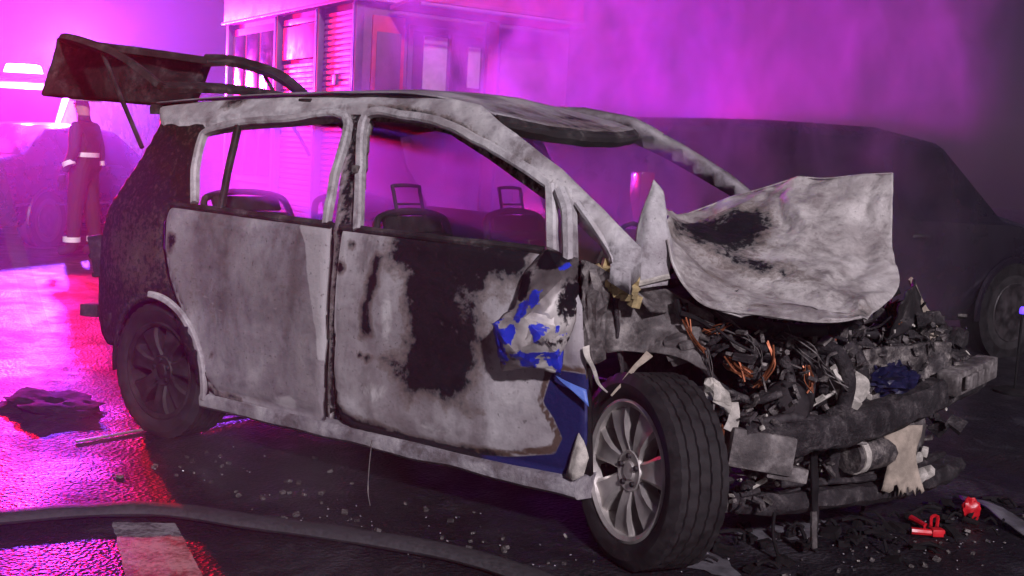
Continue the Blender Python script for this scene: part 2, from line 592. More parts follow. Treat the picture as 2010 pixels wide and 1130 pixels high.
def flat_poly(name, pts, mat, z, parent=None, ragged=0.0, seed=0):
    bm = bmesh.new()
    P = []
    n = len(pts)
    for i in range(n):
        a, b_ = Vector((*pts[i], 0)), Vector((*pts[(i + 1) % n], 0))
        k = max(1, int((b_ - a).length / 0.04)) if ragged else 1
        for j in range(k):
            p = a.lerp(b_, j / k)
            if ragged:
                q = noise.noise_vector(Vector((p.x * 7 + seed, p.y * 7, seed))) + 0.5 * noise.noise_vector(Vector((p.x * 23, p.y * 23 + seed, seed)))
                p = p + Vector((q.x, q.y, 0)) * ragged
            P.append(p)
    f = bm.faces.new([bm.verts.new((p.x, p.y, z)) for p in P])
    bmesh.ops.triangulate(bm, faces=[f])
    bm.normal_update()
    if sum(q.normal.z for q in bm.faces) < 0:
        bmesh.ops.reverse_faces(bm, faces=bm.faces)
    me = bpy.data.meshes.new(name)
    bm.to_mesh(me)
    bm.free()
    me.materials.append(mat)
    o = bpy.data.objects.new(name, me)
    COL.objects.link(o)
    o.parent = parent
    return o

# worn stripe running towards the camera in the lower left
line = flat_poly('road_marking', [(0.90, -1.70), (1.06, -1.55), (2.02, -2.12), (1.86, -2.28)], M['paint'], 0.004, None, 0.012, 3)
line['kind'] = 'structure'

# ------------------------------------------------------------------ the burnt-out hatchback
car = empty('burnt_car')
tag(car, 'burnt-out hatchback with crumpled bonnet, missing glass and ash-grey doors', 'car')

REAR_DOOR = [(0.102, 1.037), (0.563, 1.030), (1.052, 1.018), (1.060, 0.914), (1.060, 0.715), (1.059, 0.514), (1.058, 0.351), (1.058, 0.275),
             (1.040, 0.265), (0.754, 0.265), (0.450, 0.270), (0.415, 0.285), (0.354, 0.340), (0.315, 0.408), (0.259, 0.512), (0.190, 0.636),
             (0.123, 0.751), (0.084, 0.870), (0.078, 0.980), (0.084, 1.022)]
FRONT_DOOR = [(1.113, 1.016), (1.448, 1.009), (1.753, 1.009), (2.028, 1.006), (2.135, 0.977), (2.207, 0.847), (2.248, 0.577), (2.256, 0.421),
              (2.231, 0.268), (1.958, 0.266), (1.642, 0.268), (1.396, 0.270), (1.214, 0.279), (1.158, 0.300), (1.130, 0.345), (1.116, 0.440),
              (1.106, 0.640), (1.106, 0.818), (1.109, 0.937)]
SOOT_P = [(1.34, 1.06), (1.690, 1.06), (2.02, 1.05), (1.995, 0.895), (1.87, 0.875), (1.91, 0.848), (1.856, 0.808), (1.852, 0.735), (1.880, 0.649),
          (1.817, 0.604), (1.817, 0.512), (1.768, 0.449), (1.825, 0.430), (1.688, 0.416), (1.629, 0.425), (1.496, 0.395), (1.440, 0.42),
          (1.445, 0.486), (1.40, 0.52), (1.335, 0.553), (1.440, 0.585), (1.472, 0.687), (1.445, 0.798), (1.44, 0.875), (1.36, 0.90)]
HANDLE_P = [(1.295, 0.954), (1.335, 0.939), (1.335, 0.824), (1.299, 0.743), (1.312, 0.628), (1.248, 0.614), (1.244, 0.746), (1.263, 0.768), (1.271, 0.875)]
# lower front corner where the old blue paint survived: bounded by a brown scorch line
PAINT_P = [(2.112, 0.62), (2.086, 0.500), (2.128, 0.453), (2.166, 0.388), (2.142, 0.330), (1.958, 0.285), (1.80, 0.262), (1.80, 0.2), (2.4, 0.2), (2.4, 0.62)]

def soft(x, z, poly, w):
    return max(0.0, min(1.0, 0.5 - seg_dist(x, z, poly) / w))

def fd_soot(x, z):
    s = soft(x, z, SOOT_P, 0.17)
    # the middle of the burn is a thinner, brown-freckled film
    s -= 0.30 * blob(x, z, 1.77, 0.77, 0.11, 0.13)
    s = max(s, soft(x, z, HANDLE_P, 0.07))
    for cx, cz, r in ((1.177, 0.964, 0.022), (1.130, 0.871, 0.026), (1.290, 0.537, 0.018), (1.25, 0.548, 0.014)):
        s = max(s, 1.0 - 0.5 * math.hypot(x - cx, z - cz) / r)
    e = -seg_dist(x, z, FRONT_DOOR)
    if z < 0.40 and x < 2.0:
        s = max(s, 0.95 - e / (0.035 + 0.03 * (0.5 + 0.5 * math.sin(x * 11))))
    return max(0.0, min(1.0, s))

def fd_rust(x, z):
    r = 1.15 - abs(seg_dist(x, z, PAINT_P) - 0.012) / 0.035
    r = max(r, 0.80 * blob(x, z, 1.72, 0.76, 0.10, 0.12))
    return max(0.0, min(1.0, r))

def fd_paint(x, z):
    return max(0.0, min(1.0, 0.5 - seg_dist(x, z, PAINT_P) / 0.04))

def rd_soot(x, z):
    s = 0.0
    for cx, cz, r in ((0.132, 0.896, 0.030), (0.12, 0.87, 0.02), (0.135, 0.846, 0.014), (0.41, 0.44, 0.012)):
        s = max(s, 1.0 - 0.5 * math.hypot(x - cx, z - cz) / r)
    e = -seg_dist(x, z, REAR_DOOR)
    if z < 0.40 and x < 0.6:
        s = max(s, 0.55 - e / 0.06)
    s = max(s, 0.33 * blob(x, z, 0.42, 0.70, 0.35, 0.30), 0.30 * blob(x, z, 0.90, 0.70, 0.10, 0.35))
    return max(0.0, min(1.0, s))

def rd_pale(x, z):
    tri = [(0.86, 1.05), (1.08, 1.04), (1.08, 0.50), (1.03, 0.50), (0.99, 0.72), (0.93, 0.95)]
    p = soft(x, z, tri, 0.05)
    p = max(p, 0.62 * blob(x, z, 0.85, 0.30, 0.13, 0.035))
    c = 0.665 + 0.03 * math.sin(x * 9) + 0.02 * math.sin(x * 23)
    p = max(p, (0.52 - abs(z - c) / 0.07) if 0.25 < x < 0.8 else 0)
    return max(0.0, min(1.0, p))

def fd_pale(x, z):
    return max(0.55 * blob(x, z, 1.38, 0.72, 0.06, 0.20), 0.5 * blob(x, z, 1.32, 0.42, 0.16, 0.10), 0.5 * blob(x, z, 1.95, 0.50, 0.12, 0.14), 0.5 * blob(x, z, 1.62, 0.33, 0.25, 0.04))

def door_dent(x, z):
    return ys(x, z) + 0.010 * math.exp(-((z - 0.60) / 0.05) ** 2) - 0.006 * math.exp(-((z - 0.34) / 0.04) ** 2) \
        + 0.006 * noise.noise(Vector((x * 3.1, z * 3.4, 1.3)))

# the front door carries a patch of surviving paint, so its shader mixes in the blue
def front_door_mat():
    m = M['fdoor']
    nt = m.node_tree
    b = nt.nodes['Principled BSDF']
    src = b.inputs['Base Color'].links[0].from_socket
    c = nmix(nt, nstep(nt, nattr(nt, 'paint'), 0.45, 0.6), src, (0.008, 0.011, 0.10))
    nt.links.new(c, b.inputs['Base Color'])
front_door_mat()

rd = panel('rear_door', REAR_DOOR, M['door'], car, door_dent, 0.024, 0.03, attrs={'soot': rd_soot, 'pale': rd_pale})
rd['label'] = 'ash-grey rear door with two scorched handle holes'
fd = panel('front_door', FRONT_DOOR, M['fdoor'], car, door_dent, 0.020, 0.03, attrs={'soot': fd_soot, 'rust': fd_rust, 'paint': fd_paint, 'pale': fd_pale})
fd['label'] = 'ash-white front door with a large black soot blotch'

def sp(x, z, off=0.0):
    return Vector((x, ys(x, z) + off, z))

def snorm(p):
    return (0.0, -1.0, 0.42 if p.z > 1.0 else 0.0)

# window frames of the two doors, each a sub-part of its door
ribbon('window_frame', [sp(*q) for q in [(0.235, 1.06), (0.165, 1.20), (0.138, 1.33), (0.165, 1.372), (0.33, 1.412), (0.62, 1.436), (0.935, 1.455), (0.985, 1.22), (1.022, 1.03)]],
       0.034, 0.03, M['pillar'], rd, snorm, 5, 0.004)
ribbon('quarter_window_bar', [sp(0.338, 1.405), sp(0.368, 1.22), sp(0.408, 1.045)], 0.030, 0.022, M['dark'], rd, snorm, 4, 0.002)
ribbon('belt_strip', [sp(0.09, 1.043, 0.008), sp(0.56, 1.038, 0.008), sp(1.05, 1.026, 0.008)], 0.028, 0.03, M['dark'], rd, snorm, 5, 0.003)
ribbon('window_frame', [sp(*q) for q in [(1.195, 1.02), (1.12, 1.22), (1.040, 1.462), (1.27, 1.462), (1.46, 1.438), (1.65, 1.377), (1.83, 1.311), (1.985, 1.238)]],
       0.036, 0.03, M['rail'], fd, snorm, 5, 0.004)
ribbon('window_frame', [sp(1.985, 1.238), sp(2.02, 1.14), sp(2.062, 1.01)], 0.040, 0.03, M['rail'], fd, snorm, 4, 0.002)
ribbon('belt_strip', [sp(1.10, 1.024, 0.008), sp(1.5, 1.02, 0.008), sp(2.03, 1.016, 0.008)], 0.026, 0.03, M['dark'], fd, snorm, 5, 0.004)
# door latch left standing on the window frame
bm = bmesh.new()
add_box(bm, sp(1.105, 1.25, -0.02), (0.03, 0.02, 0.03), bevel=0.006)
finish(bm, 'latch', M['mid'], fd)

# cant rail running into the windscreen pillar
RAIL_UP = [(-0.30, 1.475), (0.046, 1.505), (0.347, 1.525), (0.695, 1.545), (0.974, 1.553), (1.317, 1.553), (1.563, 1.517), (1.786, 1.413), (2.007, 1.295), (2.188, 1.169), (2.345, 1.050)]
RAIL_LO = [(2.370, 0.955), (2.300, 0.985), (2.198, 1.100), (2.056, 1.196), (1.900, 1.270), (1.694, 1.367), (1.470, 1.455), (1.238, 1.492), (1.022, 1.497), (0.91, 1.490), (0.62, 1.460), (0.33, 1.437), (0.12, 1.40), (-0.20, 1.385)]
def rail_soot(x, z):
    s = 0.45 - seg_dist(x, z, [(0.17, 1.475), (0.29, 1.49), (0.29, 1.54), (0.17, 1.53)]) / 0.1
    e = abs(seg_dist(x, z, RAIL_LO + [(-0.5, 0.5), (2.6, 0.5)]))
    s = max(s, 0.62 - e / 0.05 if 1.0 < x < 2.1 else 0)
    s = max(s, 0.75 - math.hypot(x - 1.87, z - 1.32) / 0.05)
    return max(0.0, min(1.0, s))
rail = panel('roof_rail', RAIL_UP + RAIL_LO, M['rail'], car, ys, 0.024, 0.055, 0.004, attrs={'soot': rail_soot}, dent=0.006, dscale=6)
BP = [(0.905, 1.490), (1.022, 1.490), (1.165, 1.020), (1.125, 0.9), (1.110, 0.30), (1.050, 0.30), (1.045, 0.95), (1.030, 1.030)]
def bp_soot(x, z):
    return 0.62 if abs((x - (1.085 if z < 1.03 else 0.955 + (1.5 - z) * 0.30))) < 0.022 else 0.30
bp = panel('door_pillar', BP, M['pillar'], car, ys, 0.022, 0.06, 0.035, attrs={'soot': bp_soot}, dent=0.004, dscale=8)
fork = ribbon('quarter_pillar', [Vector((2.035, -0.735, 1.225)), Vector((2.085, -0.755, 1.15)), Vector((2.112, -0.785, 1.08)), Vector((2.13, -0.80, 0.99))], 0.045, 0.05, M['rail'], car, snorm, 4, 0.003)
ribbon('quarter_pillar', [Vector((2.105, -0.735, 1.185)), Vector((2.175, -0.72, 1.105)), Vector((2.25, -0.715, 1.01)), Vector((2.28, -0.71, 0.94))], 0.022, 0.04, M['rail'], car, snorm, 4, 0.003)

# rear quarter: soot-black panel from wheel arch to roof
ARCH = [(0.02 + 0.345 * math.cos(a), 0.30 + 0.345 * math.sin(a)) for a in [rad(d) for d in range(-12, 166, 8)]]
QUARTER = [(-0.20, 1.47), (0.11, 1.40), (0.115, 1.26), (0.20, 1.06), (0.05, 1.045), (0.040, 0.985), (0.045, 0.87), (0.085, 0.745), (0.15, 0.63), (0.22, 0.505), (0.275, 0.40), (0.32, 0.33), (0.345, 0.262)] \
    + ARCH + [(-0.43, 0.38), (-0.55, 0.42), (-0.60, 0.50), (-0.595, 0.59), (-0.60, 0.70), (-0.60, 0.80), (-0.53, 0.90), (-0.40, 1.085), (-0.30, 1.235), (-0.24, 1.36)]
def q_soot(x, z):
    return 0.62 - 0.22 * blob(x, z, -0.15, 0.80, 0.25, 0.16)
quarter = panel('rear_quarter_panel', QUARTER, M['dark'], car, ys, 0.03, 0.03, 0.012, attrs={'soot': q_soot}, dent=0.006, dscale=4)
quarter['label'] = 'soot-black rear quarter around the rear wheel arch'
ribbon('arch_lip', [Vector((x, ys(x, z) - 0.006, z)) for x, z in ARCH[:14]], 0.028, 0.02, M['rail'], quarter, (0, -1, 0), 2, 0.002)
# seam between quarter and rear door stays a dark rebate
panel('door_rebate', [(0.04, 1.05), (1.10, 1.03), (1.10, 0.255), (0.33, 0.25), (0.2, 0.45), (0.05, 0.72), (0.02, 0.95)], M['black'], car, ys, 0.06, 0.02, 0.045, roll_=0)
panel('door_rebate', [(1.08, 1.03), (2.14, 1.0), (2.22, 0.85), (2.25, 0.26), (1.08, 0.26)], M['black'], car, ys, 0.06, 0.02, 0.050, roll_=0)

# sill
def sill(name, mirrored=False):
    bm = bmesh.new()
    X = [0.335 + i * (2.24 - 0.335) / 60 for i in range(61)]
    rings = []
    for x in X:
        j = 0.006 * noise.noise(Vector((x * 9, 2.0, 0.3)))
        k = 0.008 * noise.noise(Vector((x * 5, 7.0, 0.3)))
        d = 0.006 if abs(x - 0.62) < 0.012 or abs(x - 1.28) < 0.012 or abs(x - 1.62) < 0.014 else 0.0
        prof = [(-0.70, 0.17), (-0.832 + j + d, 0.188 + k), (-0.846 + j + d, 0.20 + k), (-0.850 + j + d, 0.235), (-0.842 + j + d, 0.252), (-0.80, 0.262), (-0.70, 0.262)]
        rings.append([bm.verts.new((x, a, b_)) for a, b_ in prof])
    for a, b_ in zip(rings, rings[1:]):
        for i in range(6):
            bm.faces.new((a[i], a[i + 1], b_[i + 1], b_[i]))
    bm.faces.new(rings[0][::-1])
    bm.faces.new(rings[-1])
    return finish(bm, name, M['rocker'], car)
rocker = sill('sill')

# roof skin with a sagging front edge
def roof_pt(u, v):
    # u 0..1 rear to front, v -1..1 right to left
    xc = -0.40 + u * 2.10
    x = xc - 0.10 * v * v * (u ** 3) + 0.08 * v * v * (1 - u) ** 3
    zr = 1.495 + 0.062 * math.sin(min(1, max(0, (x + 0.3) / 1.45)) * math.pi / 2) if x < 1.15 else 1.557 - 0.155 * ((x - 1.15) / 0.52) ** 2.0 * 0.62
    crown = 0.040 * (1 - v * v) * (1 - 0.9 * max(0, (u - 0.72) / 0.28))
    half = 0.595 - 0.075 * max(0, (x - 1.2) / 0.5)
    z = zr + crown
    z += 0.006 * noise.noise(Vector((x * 4, v * 3, 0.2))) - 0.018 * math.exp(-((u - 0.90) / 0.05) ** 2) * (1 - v * v)
    return Vector((x, half * v, z))
rows = [[roof_pt(i / 14, -1 + j / 6) for j in range(13)] for i in range(15)]
def roof_soot(u, v):
    s = 0.0
    s = max(s, 0.80 * blob(u, v, 0.93, 0.62, 0.022, 0.14), 0.66 * blob(u, v, 0.985, 0.5, 0.02, 0.40), 0.55 * blob(u, v, 0.90, 0.36, 0.03, 0.08), 0.6 * blob(u, v, 0.95, 0.15, 0.05, 0.06))
    return s
roof = patch('roof_panel', rows, M['roof'], car, 2, 3, 0.006, 0.0, attrs={'soot': roof_soot}, fine=0.0)
hp = [roof_pt(1.0, -1 + j / 6) + Vector((-0.004, 0, -0.028)) for j in range(13)]
ribbon('windscreen_header', hp, 0.055, 0.05, M['dark'], roof, (0.8, 0, 0.6), 3, 0.004)
ribbon('roof_bow', [roof_pt(0.5, v) + Vector((0, 0, -0.03)) for v in (-1, -0.5, 0, 0.5, 1)], 0.07, 0.02, M['dark'], roof, (0, 0, 1), 4)
ribbon('rear_header', [roof_pt(0.0, v) + Vector((0.0, 0, -0.03)) for v in (-1, -0.5, 0, 0.5, 1)], 0.07, 0.045, M['dark'], roof, (0, 0, 1), 4)

# the same shell on the far side
for o in (bp, quarter, rocker):
    mirror(o, car)
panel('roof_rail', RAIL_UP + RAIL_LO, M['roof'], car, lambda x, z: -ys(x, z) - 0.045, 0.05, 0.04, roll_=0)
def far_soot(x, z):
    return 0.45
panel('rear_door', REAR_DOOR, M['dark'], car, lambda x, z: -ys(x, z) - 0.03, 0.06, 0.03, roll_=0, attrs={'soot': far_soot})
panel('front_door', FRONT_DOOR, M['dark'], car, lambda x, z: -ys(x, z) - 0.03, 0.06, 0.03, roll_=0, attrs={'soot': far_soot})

# floor, bulkhead and rear end
bm = bmesh.new()
add_box(bm, (1.0, 0, 0.26), (2.9, 1.40, 0.06), bevel=0.01)
add_box(bm, (1.1, 0, 0.33), (2.2, 0.22, 0.12), bevel=0.02)
finish(bm, 'floor_pan', M['black'], car)
patch('bulkhead', [[Vector((2.27 + 0.03 * math.sin(i * 2.1 + j), -0.70 + i * 0.2, 0.28 + j * 0.16)) for i in range(8)] for j in range(5)], M['grime'], car, 4, 4, 0.01, 0.02, 5)
patch('cowl', [[Vector((2.22 + 0.06 * j + 0.02 * math.sin(i * 1.7), -0.70 + i * 0.2, 0.93 + 0.02 * math.sin(i * 2.3 + j) - 0.03 * j)) for i in range(8)] for j in range(4)], M['mid'], car, 4, 4, 0.012, 0.02, 7)
bm = bmesh.new()
add_box(bm, (-0.38, 0, 0.27), (0.45, 1.1, 0.26), bevel=0.04)
add_box(bm, (0.02, 0, 0.24), (0.12, 1.2, 0.14), bevel=0.03)
add_box(bm, (0.95, 0, 0.19), (1.2, 1.2, 0.12), bevel=0.03)
finish(bm, 'underbody', M['black'], car)
# rear bumper wrapping round the corner, with the tow-eye box sticking out
plan = [(-0.36, -0.79), (-0.52, -0.735), (-0.66, -0.64), (-0.73, -0.50), (-0.76, -0.25), (-0.765, 0.0), (-0.76, 0.25), (-0.73, 0.50), (-0.66, 0.64), (-0.52, 0.735), (-0.36, 0.79)]
bmp = patch('rear_bumper', [[Vector((x * (1 - 0.06 * abs(k - 1.5)), y * (1 - 0.02 * abs(k - 1.5)), z)) for x, y in plan] for k, z in enumerate((0.37, 0.44, 0.52, 0.60))],
            M['dark'], car, 4, 4, 0.012, 0.010, 6)
bm = bmesh.new()
add_box(bm, (-0.735, -0.62, 0.47), (0.10, 0.08, 0.062), rotm(0, 0, 20), bevel=0.008)
finish(bm, 'tow_bracket', M['dark'], bmp)
patch('rear_panel', [[Vector((-0.60 - 0.08 * (1 - (y / 0.68) ** 2) + 0.02 * k, y, z)) for y in (-0.67, -0.4, -0.13, 0.13, 0.4, 0.67)] for k, z in enumerate((0.56, 0.66, 0.76))], M['dark'], car, 4, 4, 0.01, 0.01, 6)
for sgn in (-1, 1):
    bm = bmesh.new()
    add_box(bm, (-0.56, sgn * 0.70, 0.76), (0.10, 0.05, 0.20), rotm(0, -12, sgn * -28), bevel=0.012)
    for k in range(7):
        add_box(bm, (-0.60 + rnd.uniform(-0.03, 0.03), sgn * (0.705 + rnd.uniform(-0.01, 0.02)), 0.66 + k * 0.03), (0.025, 0.02, 0.02), rotm(k * 30, k * 17, 0))
    finish(bm, 'tail_lamp', M['grime'], car)

# raised tailgate: an open frame round the missing rear window
tg = [Vector(q) for q in [(-0.40, 0.50, 1.575), (-0.63, 0.52, 1.695), (-0.80, 0.525, 1.748), (-1.01, 0.52, 1.79), (-1.13, 0.50, 1.80), (-1.22, 0.44, 1.795)]]
bm = bmesh.new()
for s in (1, -1):
    add_ribbon(bm, [Vector((p.x, p.y * s, p.z)) for p in tg], [0.06, 0.11], 0.035, (0.35, -0.35 * s, 0.9), 5)
add_ribbon(bm, [Vector((-0.42, -0.50, 1.575)), Vector((-0.44, 0, 1.60)), Vector((-0.42, 0.50, 1.575))], 0.07, 0.03, (0.4, 0, 0.9), 5)
add_ribbon(bm, [Vector((-1.22, -0.47, 1.795)), Vector((-1.28, 0, 1.805)), Vector((-1.22, 0.47, 1.795))], 0.12, 0.04, (0.1, 0, 1), 5)
tailgate = finish(bm, 'tailgate', M['dark'], car)
patch('lower_skin', [[Vector((-1.28 - 0.045 * k + 0.05 * (y / 0.5) ** 2, y, 1.79 - 0.09 * k)) for y in (-0.5, -0.25, 0, 0.25, 0.5)] for k in range(4)], M['dark'], tailgate, 4, 4, 0.02, 0.01, 5)
for s in (1, -1):
    tube('gas_strut', [(-0.46, 0.56 * s, 1.28), (-0.82, 0.53 * s, 1.73)], 0.011, M['dark'], tailgate, 8, 1)

# ------------------------------------------------------------------ wheels
def make_tyre(name, R_, rw, hw, flat, mat, parent):
    """R_ outer radius, rw bead radius, hw half width; flat clips the bottom where it sits on the road"""
    bm = bmesh.new()
    prof = [(rw, -hw * 0.78), (rw + 0.012, -hw * 0.86), (rw + 0.04, -hw * 1.0), (rw + 0.065, -hw * 1.02), (R_ - 0.022, -hw * 0.96), (R_ - 0.008, -hw * 0.88)]
    tr = []
    for k, y in enumerate((-0.84, -0.62, -0.60, -0.56, -0.54, -0.24, -0.22, -0.18, -0.16, 0.16, 0.18, 0.22, 0.24, 0.54, 0.56, 0.60, 0.62, 0.84)):
        groove = y in (-0.60, -0.56, -0.22, -0.18, 0.18, 0.22, 0.56, 0.60)
        tr.append((R_ - (0.011 if groove else 0.0), hw * y))
    prof += tr + [(R_ - 0.008, hw * 0.88), (R_ - 0.022, hw * 0.96), (rw + 0.065, hw * 1.02), (rw + 0.04, hw), (rw + 0.012, hw * 0.86), (rw, hw * 0.78)]
    rings = add_lathe(bm, prof, 144)
    for i, (r, o) in enumerate(prof):
        if abs(r - R_) < 1e-6 or abs(r - (R_ - 0.008)) < 1e-6:
            for k, v in enumerate(rings[i]):
                ph = (k + (2 if o > 0 else 0) + int(abs(o) / hw * 3)) % 4
                if ph in (0,):
                    d = 0.005
                    L = math.hypot(v.co.x, v.co.z)
                    v.co.x *= (L - d) / L
                    v.co.z *= (L - d) / L
    for v in bm.verts:
        if v.co.z < -flat:
            ex = -flat - v.co.z
            v.co.z = -flat + 0.002
            v.co.y *= 1 + 1.5 * ex
    return finish(bm, name, mat, parent, angle=25)

def make_rim(name, rw, hw, mat, parent, nspoke=7):
    bm = bmesh.new()
    o = -hw * 0.80
    add_lathe(bm, [(rw + 0.012, o), (rw + 0.013, o - 0.008), (rw + 0.004, o - 0.012), (rw - 0.010, o - 0.004), (rw - 0.016, o + 0.03), (rw - 0.022, o + 0.09), (rw - 0.02, -o), (rw + 0.012, -o)], 96)
    for s in range(nspoke):
        a0 = 2 * math.pi * (s + 0.25) / nspoke
        rows = []
        for r, w, y, d in ((0.030, 0.040, o + 0.020, 0.05), (0.070, 0.030, o + 0.008, 0.06), (0.115, 0.034, o - 0.002, 0.06), (0.160, 0.046, o - 0.004, 0.06), (rw - 0.008, 0.066, o + 0.004, 0.06)):
            ring = []
            for t, dy in ((-1.0, d), (-1.0, 0.010), (-0.72, 0.0), (-0.2, 0.005), (0.2, 0.005), (0.72, 0.0), (1.0, 0.010), (1.0, d)):
                x, z = r, t * w
                ring.append(bm.verts.new((x * math.cos(a0) - z * math.sin(a0), y + dy, x * math.sin(a0) + z * math.cos(a0))))
            rows.append(ring)
        for a, b_ in zip(rows, rows[1:]):
            for k in range(8):
                bm.faces.new((a[k], a[(k + 1) % 8], b_[(k + 1) % 8], b_[k]))
    add_lathe(bm, [(0.0005, o + 0.004), (0.028, o + 0.004), (0.031, o + 0.010), (0.033, o + 0.012), (0.066, o + 0.006), (0.072, o + 0.014), (0.074, o + 0.06)], 48)
    return finish(bm, name, mat, parent, angle=35)

def wheel(loc, rz, lean, rim_mat, side, R_=0.318, flat=0.30, rw=0.208):
    bm = bmesh.new()
    add_lathe(bm, [(0.0005, -0.02), (0.135, -0.02), (0.137, -0.015), (0.137, 0.0), (0.08, 0.004), (0.06, 0.05), (0.0005, 0.05)], 40)
    w = finish(bm, 'wheel', M['alloyd'], car)
    w.location = loc
    w.rotation_euler = (rad(lean), 0, rad(rz))
    make_tyre('tyre', R_, rw, 0.105, flat, M['tyre'], w)
    make_rim('rim', rw, 0.105, rim_mat, w)
    for k in range(5):
        a = 2 * math.pi * k / 5 + 0.4
        bm = bmesh.new()
        add_lathe(bm, [(0.0005, -0.090), (0.009, -0.090), (0.010, -0.086), (0.010, -0.06)], 6)
        for v in bm.verts:
            v.co += Vector((0.050 * math.cos(a), 0.004, 0.050 * math.sin(a)))
        finish(bm, 'wheel_nut', M['alloyd'], w)
    return w
w1 = wheel((2.455, -0.745, 0.318), -29, -2, M['alloy'], -1, 0.325, 0.316, 0.224)
w1['label'] = 'steered front wheel with clean silver seven-spoke rim'
w2 = wheel((0.02, -0.725, 0.298), 0, 0, M['alloyd'], -1, 0.305, 0.296)
w2['label'] = 'blackened rear wheel with burnt tyre'
w3 = wheel((2.42, 0.745, 0.318), 151, 0, M['alloyd'], 1, 0.318, 0.316)
w4 = wheel((0.02, 0.725, 0.298), 180, 0, M['alloyd'], 1, 0.305, 0.296)

def arch_liner(name, cx, cz, y0, y1, r):
    bm = bmesh.new()
    rows = []
    for i in range(25):
        a = rad(-10 + 200 * i / 24)
        rr = r + 0.012 * noise.noise(Vector((a * 3, 0, cx)))
        rows.append([bm.verts.new((cx + rr * math.cos(a), y, cz + rr * math.sin(a))) for y in (y0, (y0 + y1) / 2, y1)])
    for a, b_ in zip(rows, rows[1:]):
        for k in range(2):
            bm.faces.new((a[k], a[k + 1], b_[k + 1], b_[k]))
    o = finish(bm, name, M['black'], car)
    md = o.modifiers.new('thickness', 'SOLIDIFY')
    md.thickness = 0.008
    return o
arch_liner('wheel_arch_liner', 0.02, 0.31, -0.80, -0.48, 0.355)
arch_liner('wheel_arch_liner', 0.02, 0.31, 0.80, 0.48, 0.355)
for s in (-1, 1):
    patch('wheel_arch_wall', [[Vector((0.02 + x, 0.50 * s, z)) for x in (-0.4, -0.13, 0.13, 0.4)] for z in (0.15, 0.35, 0.55, 0.75)], M['black'], car, 3, 3, 0.01, 0.01, 5)

# ------------------------------------------------------------------ seats: bare wire and tube frames
def seat(x, y, rake, headrest=True, w=0.24, h=0.56, zb=0.50):
    root = None
    k = math.tan(rad(rake))
    bm = bmesh.new()
    top = zb + h
    def q(dy, z):
        return (x - k * (z - zb), y + dy, z)
    add_tube(bm, [q(-w, zb - 0.05), q(-w, zb + 0.25), q(-w * 0.97, top - 0.06), q(-w * 0.75, top), q(0, top + 0.02), q(w * 0.75, top), q(w * 0.97, top - 0.06), q(w, zb + 0.25), q(w, zb - 0.05)], 0.016, 8, 4)
    add_tube(bm, [q(-w * 0.95, top - 0.10), q(0, top - 0.09), q(w * 0.95, top - 0.10)], 0.022, 8, 3)
    add_box(bm, (x - k * (top - zb - 0.04), y, top - 0.035), (0.02, w * 1.5, 0.07), rotm(0, -rake, 0), bevel=0.004)
    f = finish(bm, 'seat_frame', M['dark'], car)
    bm = bmesh.new()
    for i in range(7):
        z = zb + 0.05 + i * (h - 0.15) / 6
        add_tube(bm, [q(-w, z), q(-w * 0.5, z - 0.02), (q(0, z)[0] - 0.03, y, z - 0.01), q(w * 0.5, z - 0.02), q(w, z)], 0.004, 5, 3)
    for dy in (-w * 0.4, w * 0.4):
        add_tube(bm, [q(dy, zb), q(dy, top - 0.05)], 0.004, 5, 1)
    finish(bm, 'seat_spring', M['mid'], f)
    if headrest:
        bm = bmesh.new()
        add_tube(bm, [q(-0.085, top - 0.03), q(-0.085, top + 0.10), q(-0.075, top + 0.125), q(0.075, top + 0.125), q(0.085, top + 0.10), q(0.085, top - 0.03)], 0.008, 8, 3)
        add_tube(bm, [q(-0.085, top + 0.05), q(0.085, top + 0.05)], 0.005, 6, 1)
        finish(bm, 'headrest_frame', M['dark'], f)
    bm = bmesh.new()
    add_tube(bm, [(x + 0.02, y - w, zb - 0.08), (x + 0.45, y - w, zb - 0.06), (x + 0.47, y + w, zb - 0.06), (x + 0.02, y + w, zb - 0.08)], 0.018, 8, 1)
    for dy in (-w, w):
        add_tube(bm, [(x + 0.05, y + dy, 0.28), (x + 0.05, y + dy, zb - 0.06)], 0.016, 6, 1)
        add_tube(bm, [(x + 0.42, y + dy, 0.28), (x + 0.42, y + dy, zb - 0.06)], 0.016, 6, 1)
    finish(bm, 'seat_base', M['dark'], f)
    return f
seat(1.22, -0.36, 16)
seat(1.22, 0.36, 14)
seat(0.25, -0.33, 24, False, 0.27, 0.55, 0.53)
seat(0.22, 0.30, 10, False, 0.30, 0.55, 0.53)
tube('dashboard_beam', [(2.0, -0.74, 0.86), (1.96, -0.3, 0.88), (1.96, 0.3, 0.88), (2.0, 0.74, 0.86)], 0.03, M['dark'], car, 10, 4)
bm = bmesh.new()
ringp = [(1.66 + 0.06 * math.sin(a), 0.36 + 0.18 * math.cos(a), 0.90 + 0.17 * math.sin(a)) for a in [2 * math.pi * k / 20 for k in range(21)]]
add_tube(bm, ringp, 0.010, 6, 1)
add_tube(bm, [(1.66, 0.36, 0.90), (1.97, 0.36, 0.80)], 0.025, 8, 1)
for a in (0, 120, 240):
    add_tube(bm, [(1.66, 0.36, 0.90), (1.66 + 0.06 * math.sin(rad(a)), 0.36 + 0.18 * math.cos(rad(a)), 0.90 + 0.17 * math.sin(rad(a)))], 0.008, 5, 1)
finish(bm, 'steering_wheel', M['dark'], car)
bm = bmesh.new()
for i in range(40):
    add_box(bm, (rnd.uniform(1.85, 2.2), rnd.uniform(-0.65, 0.65), 0.80 + rnd.random() * 0.10), [rnd.uniform(0.03, 0.12) for _ in range(3)], rotm(rnd.uniform(0, 360), rnd.uniform(0, 360), rnd.uniform(0, 360)))
